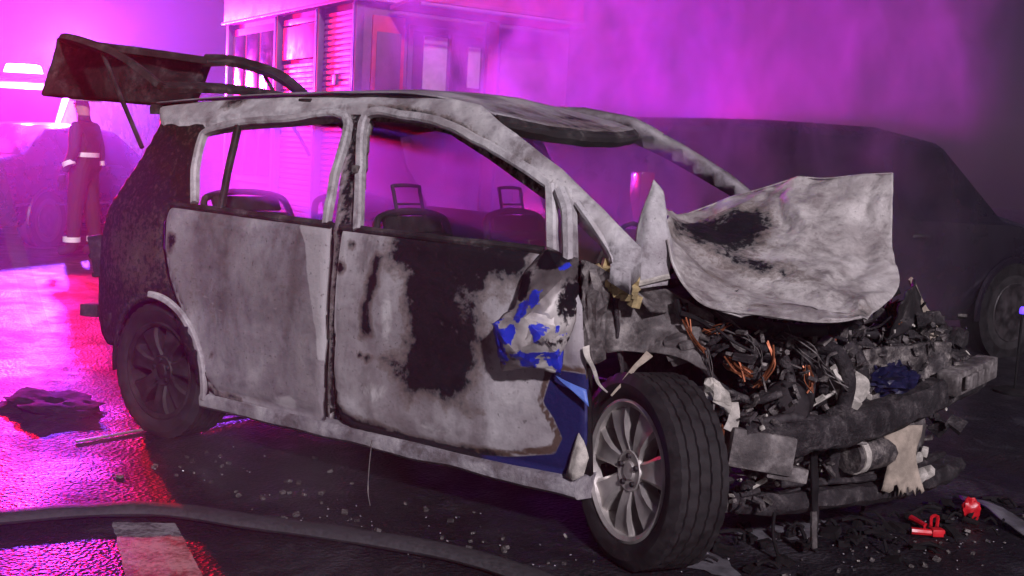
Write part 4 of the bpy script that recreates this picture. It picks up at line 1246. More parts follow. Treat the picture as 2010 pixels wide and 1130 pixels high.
def vehicle(name, label, cat, loc, heading, st, glass_st, wheels_x, R_, paint, handles=(), group=None):
    """st: stations (x, z_sill, z_belt, z_top, w_sill, w_belt, w_top); glass_st: station index pairs with side glass"""
    root = empty(name, (loc[0], loc[1], 0), heading)
    tag(root, label, cat, group)
    bm = bmesh.new()
    rings = []
    for x, zs, zb, zt, ws, wb, wt in st:
        zm = zs + (zb - zs) * 0.45
        half = [(0.0, zs), (ws * 0.92, zs), (ws, zs + 0.06), (wb + 0.02, zm), (wb, zb), (wb - 0.015, zb + 0.012), (wt + 0.02, zt - 0.05), (wt - 0.06, zt - 0.005), (0.0, zt + 0.012)]
        ring = [bm.verts.new((x, -a, b_)) for a, b_ in half] + [bm.verts.new((x, a, b_)) for a, b_ in half[-2:0:-1]]
        rings.append(ring)
    k = len(rings[0])
    for a, b_ in zip(rings, rings[1:]):
        for i in range(k):
            bm.faces.new((a[i], a[(i + 1) % k], b_[(i + 1) % k], b_[i]))
    bm.faces.new(rings[0][::-1])
    bm.faces.new(rings[-1])
    body = finish(bm, 'body', M[paint], root, angle=38)
    # side glass follows the tumblehome, 6 mm proud of the skin
    def edge(s, t, sgn):
        x, zs, zb, zt, ws, wb, wt = s
        z = (zb + 0.03) * (1 - t) + (zt - 0.085) * t
        f = (z - zb) / max(0.01, zt - 0.05 - zb)
        return V((x, sgn * (wb - 0.015 + (wt + 0.02 - wb + 0.015) * f + 0.006), z))
    for a, b_ in glass_st:
        for sgn in (-1, 1):
            bm = bmesh.new()
            A, B = st[a], st[b_]
            def ins(s1, s2, f):
                return tuple(u * (1 - f) + w * f for u, w in zip(s1, s2))
            A2, B2 = ins(A, B, 0.05), ins(A, B, 0.95)
            q = [bm.verts.new(p) for p in (edge(A2, 0, sgn), edge(B2, 0, sgn), edge(B2, 1, sgn), edge(A2, 1, sgn))]
            f = bm.faces.new(q)
            ex = bmesh.ops.extrude_face_region(bm, geom=[f])
            for v in ex['geom']:
                if isinstance(v, bmesh.types.BMVert):
                    v.co.y -= sgn * 0.02
            finish(bm, 'side_window', M['glass'], root, smooth=False)
    for x in wheels_x:
        for sgn in (-1, 1):
            w_ = max(s[5] for s in st)
            bm = bmesh.new()
            add_lathe(bm, [(0.0005, -0.10), (R_ * 0.62, -0.11), (R_ * 0.66, -0.115), (R_ * 0.95, -0.11), (R_, -0.085), (R_, 0.085), (R_ * 0.95, 0.11), (0.0005, 0.11)], 36)
            wh = finish(bm, 'wheel', M['tyre'], root)
            wh.location = (x, sgn * (w_ - 0.09), R_)
            wh.rotation_euler = (0, 0, 0 if sgn < 0 else math.pi)
            bm = bmesh.new()
            add_lathe(bm, [(0.0005, -0.118), (R_ * 0.15, -0.120), (R_ * 0.2, -0.114), (R_ * 0.55, -0.112), (R_ * 0.64, -0.122), (R_ * 0.66, -0.116)], 30)
            rm_ = finish(bm, 'rim', M['alloyd'], wh)
            bm = bmesh.new()
            rows = []
            for i in range(19):
                a = rad(-8 + 196 * i / 18)
                rows.append([bm.verts.new((x + (R_ + d) * math.cos(a), sgn * (w_ + o_), R_ + (R_ + d) * math.sin(a))) for d, o_ in ((0.035, 0.026), (0.075, 0.032), (0.085, 0.010), (0.03, 0.0))])
            for a, b_ in zip(rows, rows[1:]):
                for i in range(4):
                    bm.faces.new((a[i], a[(i + 1) % 4], b_[(i + 1) % 4], b_[i]))
            finish(bm, 'wheel_arch', M[paint], root)
            bm = bmesh.new()
            add_lathe(bm, [(0.0005, 0.0), (R_ + 0.04, 0.0), (R_ + 0.04, 0.06), (0.0005, 0.06)], 32)
            hs = finish(bm, 'wheel_well', M['black'], root)
            hs.location = (x, sgn * (w_ + 0.022) - (0.06 if sgn > 0 else 0), R_)
    for hx, hz in handles:
        for sgn in (-1, 1):
            w_ = max(s[5] for s in st) + 0.03
            ribbon('door_handle', [(hx - 0.09, sgn * w_, hz), (hx, sgn * (w_ + 0.02), hz + 0.006), (hx + 0.09, sgn * w_, hz)], 0.026, 0.016, M['chrome'], root, (0, sgn, 0), 3)
    return root

SEDAN = [(-2.20, 0.42, 0.86, 0.92, 0.62, 0.66, 0.60), (-2.12, 0.28, 0.92, 1.02, 0.76, 0.78, 0.70), (-1.55, 0.22, 0.95, 1.08, 0.82, 0.86, 0.74), (-0.95, 0.22, 0.95, 1.40, 0.82, 0.87, 0.60),
         (-0.10, 0.22, 0.94, 1.46, 0.82, 0.88, 0.60), (0.55, 0.22, 0.93, 1.40, 0.82, 0.87, 0.60), (1.25, 0.22, 0.92, 0.98, 0.82, 0.86, 0.72), (1.95, 0.24, 0.82, 0.86, 0.78, 0.82, 0.70), (2.22, 0.36, 0.66, 0.72, 0.62, 0.66, 0.58)]
sed = vehicle('parked_sedan', 'dark sedan with chrome handles parked at left behind the burnt car', 'car', (-9.5, 4.95), rad(112), SEDAN, [(3, 4), (4, 5)], (-1.35, 1.35), 0.31, 'darkpaint', [(-0.75, 0.84), (0.25, 0.82)])
for sgn in (-1, 1):
    ribbon('side_moulding', [(-1.9, sgn * 0.86, 0.50), (-0.9, sgn * 0.905, 0.50), (0.9, sgn * 0.905, 0.49), (1.8, sgn * 0.86, 0.48)], 0.035, 0.014, M['chrome'], sed, (0, sgn, 0), 4)
    bm = bmesh.new()
    add_box(bm, (-2.14, sgn * 0.58, 0.80), (0.10, 0.28, 0.12), rotm(0, 0, sgn * 14), bevel=0.02)
    finish(bm, 'tail_lamp', M['redlens'], sed)
    bm = bmesh.new()
    add_box(bm, (2.08, sgn * 0.58, 0.66), (0.18, 0.26, 0.11), rotm(0, 0, sgn * -16), bevel=0.02)
    finish(bm, 'headlamp', M['lens'], sed)
bm = bmesh.new()
add_box(bm, (-2.26, 0, 0.50), (0.10, 1.36, 0.20), bevel=0.03)
finish(bm, 'bumper', M['darkpaint'], sed)
bm = bmesh.new()
add_box(bm, (2.24, 0, 0.46), (0.10, 1.30, 0.22), bevel=0.03)
finish(bm, 'bumper', M['darkpaint'], sed)

SUVS = [(-2.15, 0.42, 0.95, 1.05, 0.68, 0.72, 0.66), (-2.08, 0.32, 1.02, 1.42, 0.80, 0.84, 0.68), (-1.85, 0.28, 1.05, 1.64, 0.84, 0.90, 0.64), (-0.9, 0.28, 1.05, 1.69, 0.84, 0.91, 0.66),
        (0.05, 0.28, 1.04, 1.70, 0.84, 0.91, 0.66), (0.75, 0.28, 1.03, 1.62, 0.84, 0.90, 0.64), (1.35, 0.28, 1.02, 1.10, 0.84, 0.89, 0.76), (2.0, 0.30, 0.92, 0.98, 0.80, 0.85, 0.74), (2.22, 0.42, 0.72, 0.82, 0.68, 0.72, 0.62)]
suv = vehicle('parked_estate', 'tall dark car standing in the smoke beyond the windscreen of the burnt car', 'car', (0.85, 4.6), rad(66), SUVS, [(2, 3), (3, 4), (4, 5)], (-1.35, 1.38), 0.35, 'darkpaint', [(-0.75, 0.95), (0.25, 0.93)])
for sgn in (-1, 1):
    bm = bmesh.new()
    add_box(bm, (-2.10, sgn * 0.70, 1.12), (0.10, 0.18, 0.34), rotm(0, 0, sgn * 14), bevel=0.02)
    finish(bm, 'tail_lamp', M['redlens'], suv)
    bm = bmesh.new()
    add_box(bm, (2.08, sgn * 0.62, 0.80), (0.18, 0.26, 0.13), rotm(0, 0, sgn * -16), bevel=0.02)
    finish(bm, 'headlamp', M['lens'], suv)

VANS = [(-2.6, 0.42, 1.15, 1.9, 0.84, 0.90, 0.80), (-2.5, 0.34, 1.2, 2.02, 0.88, 0.95, 0.84), (0.9, 0.32, 1.2, 2.06, 0.90, 0.96, 0.84), (1.35, 0.32, 1.2, 1.98, 0.90, 0.96, 0.80), (2.05, 0.32, 1.15, 1.24, 0.90, 0.94, 0.82), (2.55, 0.36, 0.95, 1.02, 0.82, 0.86, 0.74), (2.62, 0.42, 0.8, 0.86, 0.7, 0.74, 0.64)]
van = vehicle('emergency_van', 'pale emergency van with glaring roof light bar at left edge', 'van', (-11.7, 6.4), rad(124.8 + 180), VANS, [(2, 3)], (-1.6, 1.7), 0.33, 'whitepaint')
bm = bmesh.new()
q = [bm.verts.new(p) for p in ((1.415, -0.74, 1.90), (1.415, 0.74, 1.90), (2.02, 0.80, 1.27), (2.02, -0.80, 1.27))]
f = bm.faces.new(q)
ex = bmesh.ops.extrude_face_region(bm, geom=[f])
for v in ex['geom']:
    if isinstance(v, bmesh.types.BMVert):
        v.co += V((0.02, 0, 0.02))
finish(bm, 'windscreen', M['glass'], van, smooth=False)
bm = bmesh.new()
add_box(bm, (2.60, 0, 0.58), (0.14, 1.56, 0.28), bevel=0.04)
finish(bm, 'bumper', M['black'], van)
M['headlight'] = emitter('lit_headlamp', (1.0, 0.92, 0.95), 14.0)
for sgn in (-1, 1):
    bm = bmesh.new()
    add_box(bm, (2.52, sgn * 0.64, 0.92), (0.16, 0.26, 0.16), rotm(0, 0, sgn * -14), bevel=0.03)
    finish(bm, 'headlamp', M['headlight'], van)
bm = bmesh.new()
add_box(bm, (1.0, 0, 2.12), (0.30, 1.96, 0.06), bevel=0.01)
bar = finish(bm, 'light_bar', M['black'], van)
def beacon(y, col, power, es, w=0.2, bar=bar, x=1.0, z=2.215):
    bm = bmesh.new()
    add_box(bm, (x, y, z), (0.24, w, 0.13), None, 0.85, 0.03)
    finish(bm, 'beacon_lens', emitter('lit_beacon', col, es), bar)
    L = bpy.data.lights.new('beacon_light', 'POINT')
    L.energy = power
    L.color = col
    L.shadow_soft_size = 0.10
    lo = bpy.data.objects.new('beacon_light', L)
    COL.objects.link(lo)
    lo.parent = bar
    lo.location = (x, y, z + 0.20)
beacon(-0.85, (1.0, 0.003, 0.03), 7500, 40, 0.24)
beacon(0.0, (1.0, 0.03, 0.90), 600, 90, 0.5)
beacon(0.70, (0.26, 0.05, 1.0), 9000, 40, 0.24)

# second emergency car, standing behind the tall dark car with its beacons on
pol = vehicle('patrol_car', 'patrol car with lit roof beacons half hidden in the smoke behind the tall dark car', 'car', (-2.3, 9.6), rad(67.8), SEDAN, [(3, 4), (4, 5)], (-1.35, 1.35), 0.31, 'darkpaint', [(-0.75, 0.84), (0.25, 0.82)])
bm = bmesh.new()
add_box(bm, (-0.1, 0, 1.50), (0.28, 1.10, 0.05), bevel=0.01)
pbar = finish(bm, 'light_bar', M['black'], pol)
beacon(-0.40, (1.0, 0.003, 0.26), 560, 30, 0.22, pbar, -0.1, 1.58)
beacon(0.40, (0.32, 0.02, 1.0), 1150, 30, 0.22, pbar, -0.1, 1.58)

# ------------------------------------------------------------------ kiosk with roller shutters behind the smoke
M['kwall'] = simple('glow_tinted_kiosk_wall', (0.17, 0.055, 0.14), 0.6, 0.0, 0.2, 5, 0.1)  # magenta of the beacons mixed into the wall colour
M['kred'] = simple('red_kiosk_panel', (0.50, 0.035, 0.06), 0.5, 0.0, 0.25, 5, 0.05)
M['kpost'] = simple('kiosk_post', (0.12, 0.06, 0.14), 0.5, 0.2, 0.2, 6, 0.05)
M['kwhite'] = simple('glow_tinted_shutter', (0.45, 0.13, 0.40), 0.5, 0.0, 0.12, 6, 0.05)  # shutter and trim colour tinted by the magenta beacon glow
M['kpane'] = simple('kiosk_window_glass', (0.035, 0.028, 0.045), 0.12, 0.0, 0.2, 3, 0.0)
M['paper'] = simple('paper_notice', (0.40, 0.30, 0.38), 0.8, 0.0, 0.15, 14, 0.0)
kio = empty('kiosk', (-3.40, 4.13, 0), rad(67.8))
tag(kio, 'street kiosk with roller shutters and red panels in the purple smoke', 'kiosk')
def kbox(name, x0, x1, y0, y1, z0, z1, mat, parent=kio, bevel=0.006):
    bm = bmesh.new()
    add_box(bm, ((x0 + x1) / 2, (y0 + y1) / 2, (z0 + z1) / 2), (x1 - x0, y1 - y0, z1 - z0), bevel=bevel)
    return finish(bm, name, M[mat], parent, angle=30)
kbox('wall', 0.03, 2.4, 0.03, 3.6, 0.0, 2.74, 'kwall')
fas = kbox('fascia', -0.06, 2.5, -0.06, 3.7, 2.743, 3.25, 'kred')
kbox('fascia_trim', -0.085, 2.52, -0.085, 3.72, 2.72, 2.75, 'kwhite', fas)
kbox('base', -0.02, 2.42, -0.02, 3.62, 0.004, 0.30, 'kpost')
def shutter(y0, y1, z0, z1):
    bm = bmesh.new()
    n = int((z1 - z0) / 0.055)
    rows = []
    for i in range(n):
        for d, t in ((0.012, 0.05), (-0.004, 0.25), (-0.004, 0.75), (0.012, 0.95)):
            z = z0 + (i + t) * (z1 - z0) / n
            rows.append((bm.verts.new((d, y0, z)), bm.verts.new((d, y1, z))))
    for a, b_ in zip(rows, rows[1:]):
        bm.faces.new((a[0], a[1], b_[1], b_[0]))
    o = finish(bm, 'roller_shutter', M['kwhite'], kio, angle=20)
    return o
sh = shutter(0.06, 0.84, 0.32, 2.66)
kbox('lock_box', -0.02, 0.01, 0.50, 0.58, 1.95, 2.05, 'kpost', sh)
shutter(0.99, 1.94, 0.32, 2.20)
kbox('advert_panel', -0.015, 0.028, 1.01, 1.92, 2.24, 2.58, 'kred')
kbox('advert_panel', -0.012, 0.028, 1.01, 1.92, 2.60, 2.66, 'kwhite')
for y in (0.005, 0.885, 1.99):
    kbox('post', -0.05, 0.028, y, y + 0.075, 0.305, 2.715, 'kpost')
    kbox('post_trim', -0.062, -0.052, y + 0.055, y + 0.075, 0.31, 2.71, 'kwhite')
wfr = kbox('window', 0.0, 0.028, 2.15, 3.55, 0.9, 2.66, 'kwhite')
for i in range(3):
    kbox('pane', -0.012, -0.002, 2.21 + i * 0.45, 2.59 + i * 0.45, 0.98, 2.58, 'kpane', wfr, 0.002)
kbox('post', -0.05, 0.028, 3.55, 3.63, 0.305, 2.715, 'kpost')
# street face
dr = kbox('door', 0.12, 0.46, 0.0, 0.028, 0.305, 2.6, 'kred')
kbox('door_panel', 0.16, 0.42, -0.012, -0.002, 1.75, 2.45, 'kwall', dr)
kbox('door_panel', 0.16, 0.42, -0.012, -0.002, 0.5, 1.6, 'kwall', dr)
win = kbox('window', 0.50, 1.36, 0.0, 0.028, 0.95, 2.55, 'kpost')
kbox('pane', 0.55, 0.93, -0.012, -0.002, 1.0, 2.50, 'kpane', win, 0.002)
kbox('pane', 0.97, 1.32, -0.012, -0.002, 1.0, 2.50, 'kpane', win, 0.002)
kbox('curtain', 0.66, 0.92, -0.018, -0.013, 1.95, 2.46, 'paper', win, 0.0)
kbox('curtain', 1.16, 1.30, -0.018, -0.013, 2.0, 2.40, 'paper', win, 0.0)
kbox('post', 1.38, 1.50, -0.03, 0.028, 0.305, 2.715, 'kred')
kbox('notice', 1.28, 1.42, -0.045, -0.032, 1.62, 1.86, 'paper')
kbox('door', 1.55, 2.3, 0.0, 0.028, 0.305, 2.5, 'kwall')
bm = bmesh.new()
add_box(bm, (1.2, -0.32, 2.70), (1.9, 0.5, 0.035), rotm(-6, 0, 0), bevel=0.006)
finish(bm, 'awning', M['kred'], kio)
bm = bmesh.new()
add_tube(bm, [(0.3, -0.58, 2.68), (2.15, -0.58, 2.68)], 0.018, 8, 1)
finish(bm, 'awning_rail', M['kwhite'], kio)

# ------------------------------------------------------------------ things lying on the road


# flat fire hose across the foreground
hp = [V(p) for p in [(0.25, -2.45, 0.016), (0.60, -2.03, 0.016), (0.76, -1.74, 0.016), (0.96, -1.52, 0.016), (1.28, -1.40, 0.016), (1.62, -1.27, 0.016), (2.05, -1.16, 0.016), (2.5, -1.22, 0.016), (3.0, -1.45, 0.016)]]
bm = bmesh.new()
P = catmull(hp, 10)
rings = []
for i, p in enumerate(P):
    t = (P[min(i + 1, len(P) - 1)] - P[max(i - 1, 0)]).normalized()
    s = V((-t.y, t.x, 0))
    w = 0.055 + 0.004 * noise.noise(V((i * 0.3, 0, 0)))
    h = 0.022 + 0.006 * noise.noise(V((i * 0.21, 4, 0)))
    rings.append([bm.verts.new(p + s * w * math.cos(a) + V((0, 0, h * math.sin(a) + 0.006))) for a in [2 * math.pi * k / 12 for k in range(12)]])
for a, b_ in zip(rings, rings[1:]):
    for k in range(12):
        bm.faces.new((a[k], a[(k + 1) % 12], b_[(k + 1) % 12], b_[k]))
bm.faces.new(rings[0][::-1])
bm.faces.new(rings[-1])
hose = finish(bm, 'fire_hose', M['hose'])
tag(hose, 'grey flat fire hose curving across the road in the foreground', 'hose')

o = tube('metal_rod', [(-0.105, -1.145, 0.008), (-0.085, -0.50, 0.010), (-0.06, -0.24, 0.012)], 0.0065, M['steelrod'], None, 6, 1)
tag(o, 'thin pale metal rod lying by the burnt rear wheel', 'rod')

def heap(name, label, cat, c, rx, ry, h, mat, seed):
    bm = bmesh.new()
    bmesh.ops.create_icosphere(bm, subdivisions=4, radius=1.0)
    for v in bm.verts:
        n = 1 + 0.5 * noise.fractal(v.co * 1.6 + V((seed, 0, 0)), 0.8, 2.1, 4)
        v.co = V((v.co.x * rx * n, v.co.y * ry * n, max(-0.002, v.co.z * h * n)))
    o = finish(bm, name, mat)
    o.location = c
    tag(o, label, cat)
    return o
heap('ash_heap', 'black heap of charred debris on the road left of the rear wheel', 'debris', (-0.72, -0.86, 0), 0.30, 0.20, 0.07, M['black'], 2.0)

# red pieces near the front bumper
pr = empty('red_clip', (3.09, 0.32, 0))
tag(pr, 'broken red plastic clip with splayed prongs on the road', 'clip')
tube('prong', [(-0.07, 0.05, 0.03), (0.0, 0.0, 0.025)], 0.013, M['red'], pr, 8, 1, 0.011)
tube('prong', [(-0.03, -0.085, 0.02), (0.05, -0.035, 0.018)], 0.014, M['red'], pr, 8, 1, 0.012)
tube('loop', [(0.02, -0.01, 0.03), (0.01, 0.03, 0.055), (0.03, 0.04, 0.06), (0.04, 0.0, 0.03)], 0.007, M['red'], pr, 6, 3)
bm = bmesh.new()
add_box(bm, (0.05, -0.03, 0.02), (0.05, 0.04, 0.03), rotm(0, 0, 40), bevel=0.008)
finish(bm, 'body', M['red'], pr)
bm = bmesh.new()
bmesh.ops.create_uvsphere(bm, u_segments=24, v_segments=16, radius=1)
bmesh.ops.delete(bm, geom=[v for v in bm.verts if v.co.x < -0.25 + 0.35 * noise.noise(v.co * 3)], context='VERTS')
for v in bm.verts:
    v.co = V((v.co.x * 0.022, v.co.y * 0.036, v.co.z * 0.048)) * (1 + 0.3 * noise.noise(v.co * 2.5))
rc = finish(bm, 'red_fragment', M['red'])
rc.location = (3.18, 0.62, 0.044)
rc.rotation_euler = (0.3, 0.1, -1.0)
rc.modifiers.new('thickness', 'SOLIDIFY').thickness = 0.004
tag(rc, 'rounded red plastic piece on the road by the pale cloth strip', 'fragment')
o = patch('cloth_strip', [[(3.10, 0.80, 0.03), (3.20, 0.70, 0.05), (3.32, 0.58, 0.03), (3.45, 0.47, 0.012), (3.62, 0.36, 0.01)],
                          [(3.06, 0.92, 0.01), (3.22, 0.80, 0.04), (3.36, 0.68, 0.03), (3.52, 0.56, 0.01), (3.70, 0.46, 0.01)]], M['foam'], None, 6, 6, 0.006, 0.006, 8)
tag(o, 'pale grey strip of cloth lying on the road at lower right', 'cloth')

for i, (cx, cy, rx, ry, sd) in enumerate([(2.62, 0.02, 0.16, 0.30, 1), (2.45, -0.62, 0.30, 0.12, 5)]):
    pts = [(cx + rx * math.cos(a), cy + ry * math.sin(a)) for a in [2 * math.pi * k / 14 for k in range(14)]]
    o = flat_poly('foam_residue', pts, M['foam'], 0.004 + 0.001 * i, None, 0.07, sd)
    tag(o, ['pale foam residue under the crushed nose', 'pale foam residue beside the front tyre', 'pale foam residue under the middle of the sill'][i], 'residue', None, 'stuff')

bm = bmesh.new()
for i in range(95):
    a = rnd.random()
    c = V((2.55 + 0.75 * a + rnd.gauss(0, 0.12), -0.55 + 1.35 * a + rnd.gauss(0, 0.18), 0.012))
    if rnd.random() < 0.4:
        d = V((rnd.uniform(-1, 1), rnd.uniform(-1, 1), 0.15)) * rnd.uniform(0.04, 0.14)
        add_tube(bm, [c, c + d * 0.5 + V((0, 0, 0.02)), c + d], rnd.uniform(0.004, 0.010), 5, 2)
    else:
        add_box(bm, c, (rnd.uniform(0.01, 0.08), rnd.uniform(0.01, 0.06), rnd.uniform(0.004, 0.025)), rotm(rnd.uniform(-20, 20), rnd.uniform(-20, 20), rnd.uniform(0, 360)))
o = finish(bm, 'ground_debris', M['black'], None, angle=15)
tag(o, 'charred fragments scattered on the road under the crushed nose', 'debris', None, 'stuff')

for nm, mt, n_, lo_, hi_, lab in (('glass_crumbs', 'lens', 110, 0.003, 0.007, 'tiny glass crumbs strewn on the road along the wreck'),
                                  ('ash_flakes', 'scrap', 120, 0.006, 0.026, 'grey ash flakes strewn on the road around the crushed nose')):
    bm = bmesh.new()
    for i in range(n_):
        if rnd.random() < 0.5:
            c = (rnd.uniform(0.4, 2.3), -0.95 + rnd.gauss(0, 0.16) - 0.1 * rnd.random(), 0.006)
        else:
            a = rnd.random()
            c = (2.6 + 0.7 * a + rnd.gauss(0, 0.15), -0.75 + 1.3 * a + rnd.gauss(0, 0.25), 0.006)
        sz = rnd.uniform(lo_, hi_)
        add_box(bm, c, (sz, sz * rnd.uniform(0.4, 1), sz * 0.5), rotm(rnd.uniform(-30, 30), rnd.uniform(-30, 30), rnd.uniform(0, 360)))
    tag(finish(bm, nm, M[mt], None, smooth=False), lab, 'debris', None, 'stuff')

wl = empty('warning_lamp', (2.66, 3.84, 0))
tag(wl, 'small lit blue warning lamp on a stand at the right edge', 'lamp')
bm = bmesh.new()
add_lathe(bm, [(0.0005, 0.03), (0.10, 0.03), (0.13, 0.015), (0.13, 0.0), (0.0005, 0.0)], 24, 'Z')
finish(bm, 'foot', M['black'], wl)
tube('stem', [(0, 0, 0.02), (0, 0, 0.52)], 0.008, M['black'], wl, 8, 1)
bm = bmesh.new()
add_lathe(bm, [(0.0005, 0.515), (0.015, 0.515), (0.019, 0.525), (0.017, 0.55), (0.010, 0.56), (0.0005, 0.562)], 20, 'Z')
finish(bm, 'lens', emitter('lit_blue_lens', (0.10, 0.04, 1.0), 3.0), wl)

# ------------------------------------------------------------------ firefighter standing between the van and the wreck
def person_mat():
    m, nt, b = newmat('dark_fire_suit')
    tc = nt.nodes.new('ShaderNodeTexCoord')
    sep = nt.nodes.new('ShaderNodeSeparateXYZ')
    nt.links.new(tc.outputs['Object'], sep.inputs[0])
    n = nnoise(nt, 9, 4, 0.6, vec=tc.outputs['Object'])
    suit = nramp(nt, n, [(0.3, (0.006, 0.005, 0.009)), (0.7, (0.014, 0.012, 0.018))])
    nt.links.new(nmix(nt, nstep(nt, sep.outputs['Z'], 1.535, 1.55), suit, (0.42, 0.25, 0.19)), b.inputs['Base Color'])
    b.inputs['Roughness'].default_value = 0.8
    nbump(nt, b, n, 0.5, 0.02)
    return m
J = {'pelvis': ((0, 0, 0.96), (0.155, 0.13)), 'waist': ((0, 0, 1.14), (0.155, 0.13)), 'chest': ((0, 0, 1.34), (0.19, 0.14)), 'collar': ((0, 0, 1.47), (0.085, 0.08)), 'neck': ((0.01, 0, 1.54), (0.058, 0.058)),
     'face': ((0.03, 0, 1.64), (0.085, 0.075)), 'crown': ((0.015, 0, 1.73), (0.08, 0.075)), 'nose': ((0.125, 0, 1.635), (0.014, 0.014))}
E_ = [('pelvis', 'waist'), ('waist', 'chest'), ('chest', 'collar'), ('collar', 'neck'), ('neck', 'face'), ('face', 'crown'), ('face', 'nose')]
for t, sgn in (('l', 1), ('r', -1)):
    J.update({'sh' + t: ((0, 0.19 * sgn, 1.41), (0.082, 0.078)), 'el' + t: ((-0.04, 0.27 * sgn, 1.15), (0.064, 0.06)), 'wr' + t: ((0.07 if sgn > 0 else 0.02, 0.285 * sgn, 0.92), (0.045, 0.042)),
              'hip' + t: ((0, 0.105 * sgn, 0.90), (0.115, 0.105)), 'kn' + t: ((0.03 * sgn, 0.125 * sgn, 0.50), (0.09, 0.085)), 'an' + t: ((-0.02 + 0.06 * sgn, 0.14 * sgn, 0.10), (0.07, 0.065)), 'to' + t: ((0.15 + 0.06 * sgn, 0.155 * sgn, 0.055), (0.05, 0.045))})
    E_ += [('chest', 'sh' + t), ('sh' + t, 'el' + t), ('el' + t, 'wr' + t), ('pelvis', 'hip' + t), ('hip' + t, 'kn' + t), ('kn' + t, 'an' + t), ('an' + t, 'to' + t)]
names = list(J)
me = bpy.data.meshes.new('person')
me.from_pydata([J[n_][0] for n_ in names], [(names.index(a), names.index(b_)) for a, b_ in E_], [])
person = bpy.data.objects.new('person', me)
COL.objects.link(person)
sk = person.modifiers.new('skin', 'SKIN')
if not me.skin_vertices:
    me.attributes.new('skin', 'FLOAT', 'POINT')
for i, n_ in enumerate(names):
    me.skin_vertices[0].data[i].radius = J[n_][1]
    me.skin_vertices[0].data[i].use_root = n_ == 'pelvis'
sb = person.modifiers.new('smooth', 'SUBSURF')
sb.levels = sb.render_levels = 2
me.materials.append(person_mat())
person.location = (-6.95, 3.66, 0.0)
person.rotation_euler = (0, 0, rad(205))
tag(person, 'person in dark firefighting suit with pale reflective bands standing behind the wreck', 'person')
M['band'] = simple('reflective_band', (0.86, 0.85, 0.84), 0.4, 0.0, 0.05, 20, 0.0)
M['helmet'] = simple('fire_helmet', (0.30, 0.28, 0.22), 0.35, 0.0, 0.15, 9, 0.0)
def band(c, rx, ry, h, tilt=(0, 0, 0), name='reflective_band'):
    bm = bmesh.new()
    R_ = rotm(*tilt)
    rr = []
    for k in range(24):
        a = 2 * math.pi * k / 24
        rr.append([bm.verts.new(R_ @ V((f_ * rx * math.cos(a), f_ * ry * math.sin(a), dz)) + V(c)) for f_, dz in ((1.0, -h / 2), (1.04, -h / 2), (1.04, h / 2), (1.0, h / 2))])
    for k in range(24):
        a, b_ = rr[k], rr[(k + 1) % 24]
        for i in range(4):
            bm.faces.new((a[i], a[(i + 1) % 4], b_[(i + 1) % 4], b_[i]))
    return finish(bm, name, M['band'], person)
band((0, 0, 1.12), 0.145, 0.175, 0.05)
for sgn in (1, -1):
    band((0.06 * sgn - 0.02 + 0.015, 0.137 * sgn, 0.20), 0.088, 0.088, 0.055)
    band((0.015 if sgn > 0 else -0.01, 0.279 * sgn, 1.02), 0.066, 0.066, 0.05, (0, 25 if sgn > 0 else 12, 0))
    bm = bmesh.new()
    wx = 0.07 if sgn > 0 else 0.02
    add_box(bm, (wx + 0.012, 0.288 * sgn, 0.855), (0.075, 0.034, 0.085), rotm(0, 8, 0), bevel=0.012)
    for k in range(4):
        fx_, L = wx - 0.022 + k * 0.022, (0.055, 0.068, 0.072, 0.060)[k]
        add_tube(bm, [(fx_, 0.288 * sgn, 0.825), (fx_ + 0.006, 0.285 * sgn, 0.80 - L * 0.3), (fx_ + 0.012, 0.275 * sgn, 0.80 - L)], 0.0095, 6, 2)
    add_tube(bm, [(wx + 0.045, 0.285 * sgn, 0.875), (wx + 0.068, 0.275 * sgn, 0.84), (wx + 0.07, 0.27 * sgn, 0.805)], 0.0105, 6, 2)
    finish(bm, 'glove', M['black'], person)
    bm = bmesh.new()
    bmesh.ops.create_uvsphere(bm, u_segments=10, v_segments=8, radius=0.011)
    ey = finish(bm, 'eye', M['black'], person)
    ey.location = (0.108, 0.032 * sgn, 1.665)
bm = bmesh.new()
rings = add_lathe(bm, [(0.155, 1.70), (0.16, 1.695), (0.128, 1.715), (0.126, 1.75), (0.112, 1.80), (0.075, 1.845), (0.0005, 1.86)], 28, 'Z')
for v in bm.verts:
    if v.co.z < 1.705 and v.co.x < 0:
        v.co.x *= 1.25
finish(bm, 'helmet', M['helmet'], person)

# clear plastic barrier tape trailing down at the left
def film():
    m, nt, b = newmat('clear_plastic_film')
    b.inputs['Base Color'].default_value = (0.75, 0.72, 0.78, 1)
    b.inputs['Roughness'].default_value = 0.25
    b.inputs['Alpha'].default_value = 0.10
    return m
tape_pts = [(-0.10, -1.75, 1.62), (-0.48, -1.33, 1.25), (-1.10, -0.80, 0.72), (-1.55, -0.34, 0.18), (-1.70, -0.15, 0.012)]
tp = ribbon('barrier_tape', tape_pts, 0.10, 0.002, film(), None, (0.6, -0.75, 0.2), 6)
tag(tp, 'translucent plastic barrier tape slanting to the road at left', 'tape')

# ------------------------------------------------------------------ smoke and night air
def volume_mat(name, dens_fn, col=(0.9, 0.88, 0.92), aniso=0.25):
    m = bpy.data.materials.new(name)
    m.use_nodes = True
    nt = m.node_tree
    nt.nodes.remove(nt.nodes['Principled BSDF'])
    out = nt.nodes['Material Output']
    v = nt.nodes.new('ShaderNodeVolumePrincipled')
    v.inputs['Color'].default_value = (*col, 1)
    v.inputs['Anisotropy'].default_value = aniso
    d = dens_fn(nt)
    if isinstance(d, float):
        v.inputs['Density'].default_value = d
    else:
        nt.links.new(d, v.inputs['Density'])
    nt.links.new(v.outputs[0], out.inputs['Volume'])
    return m

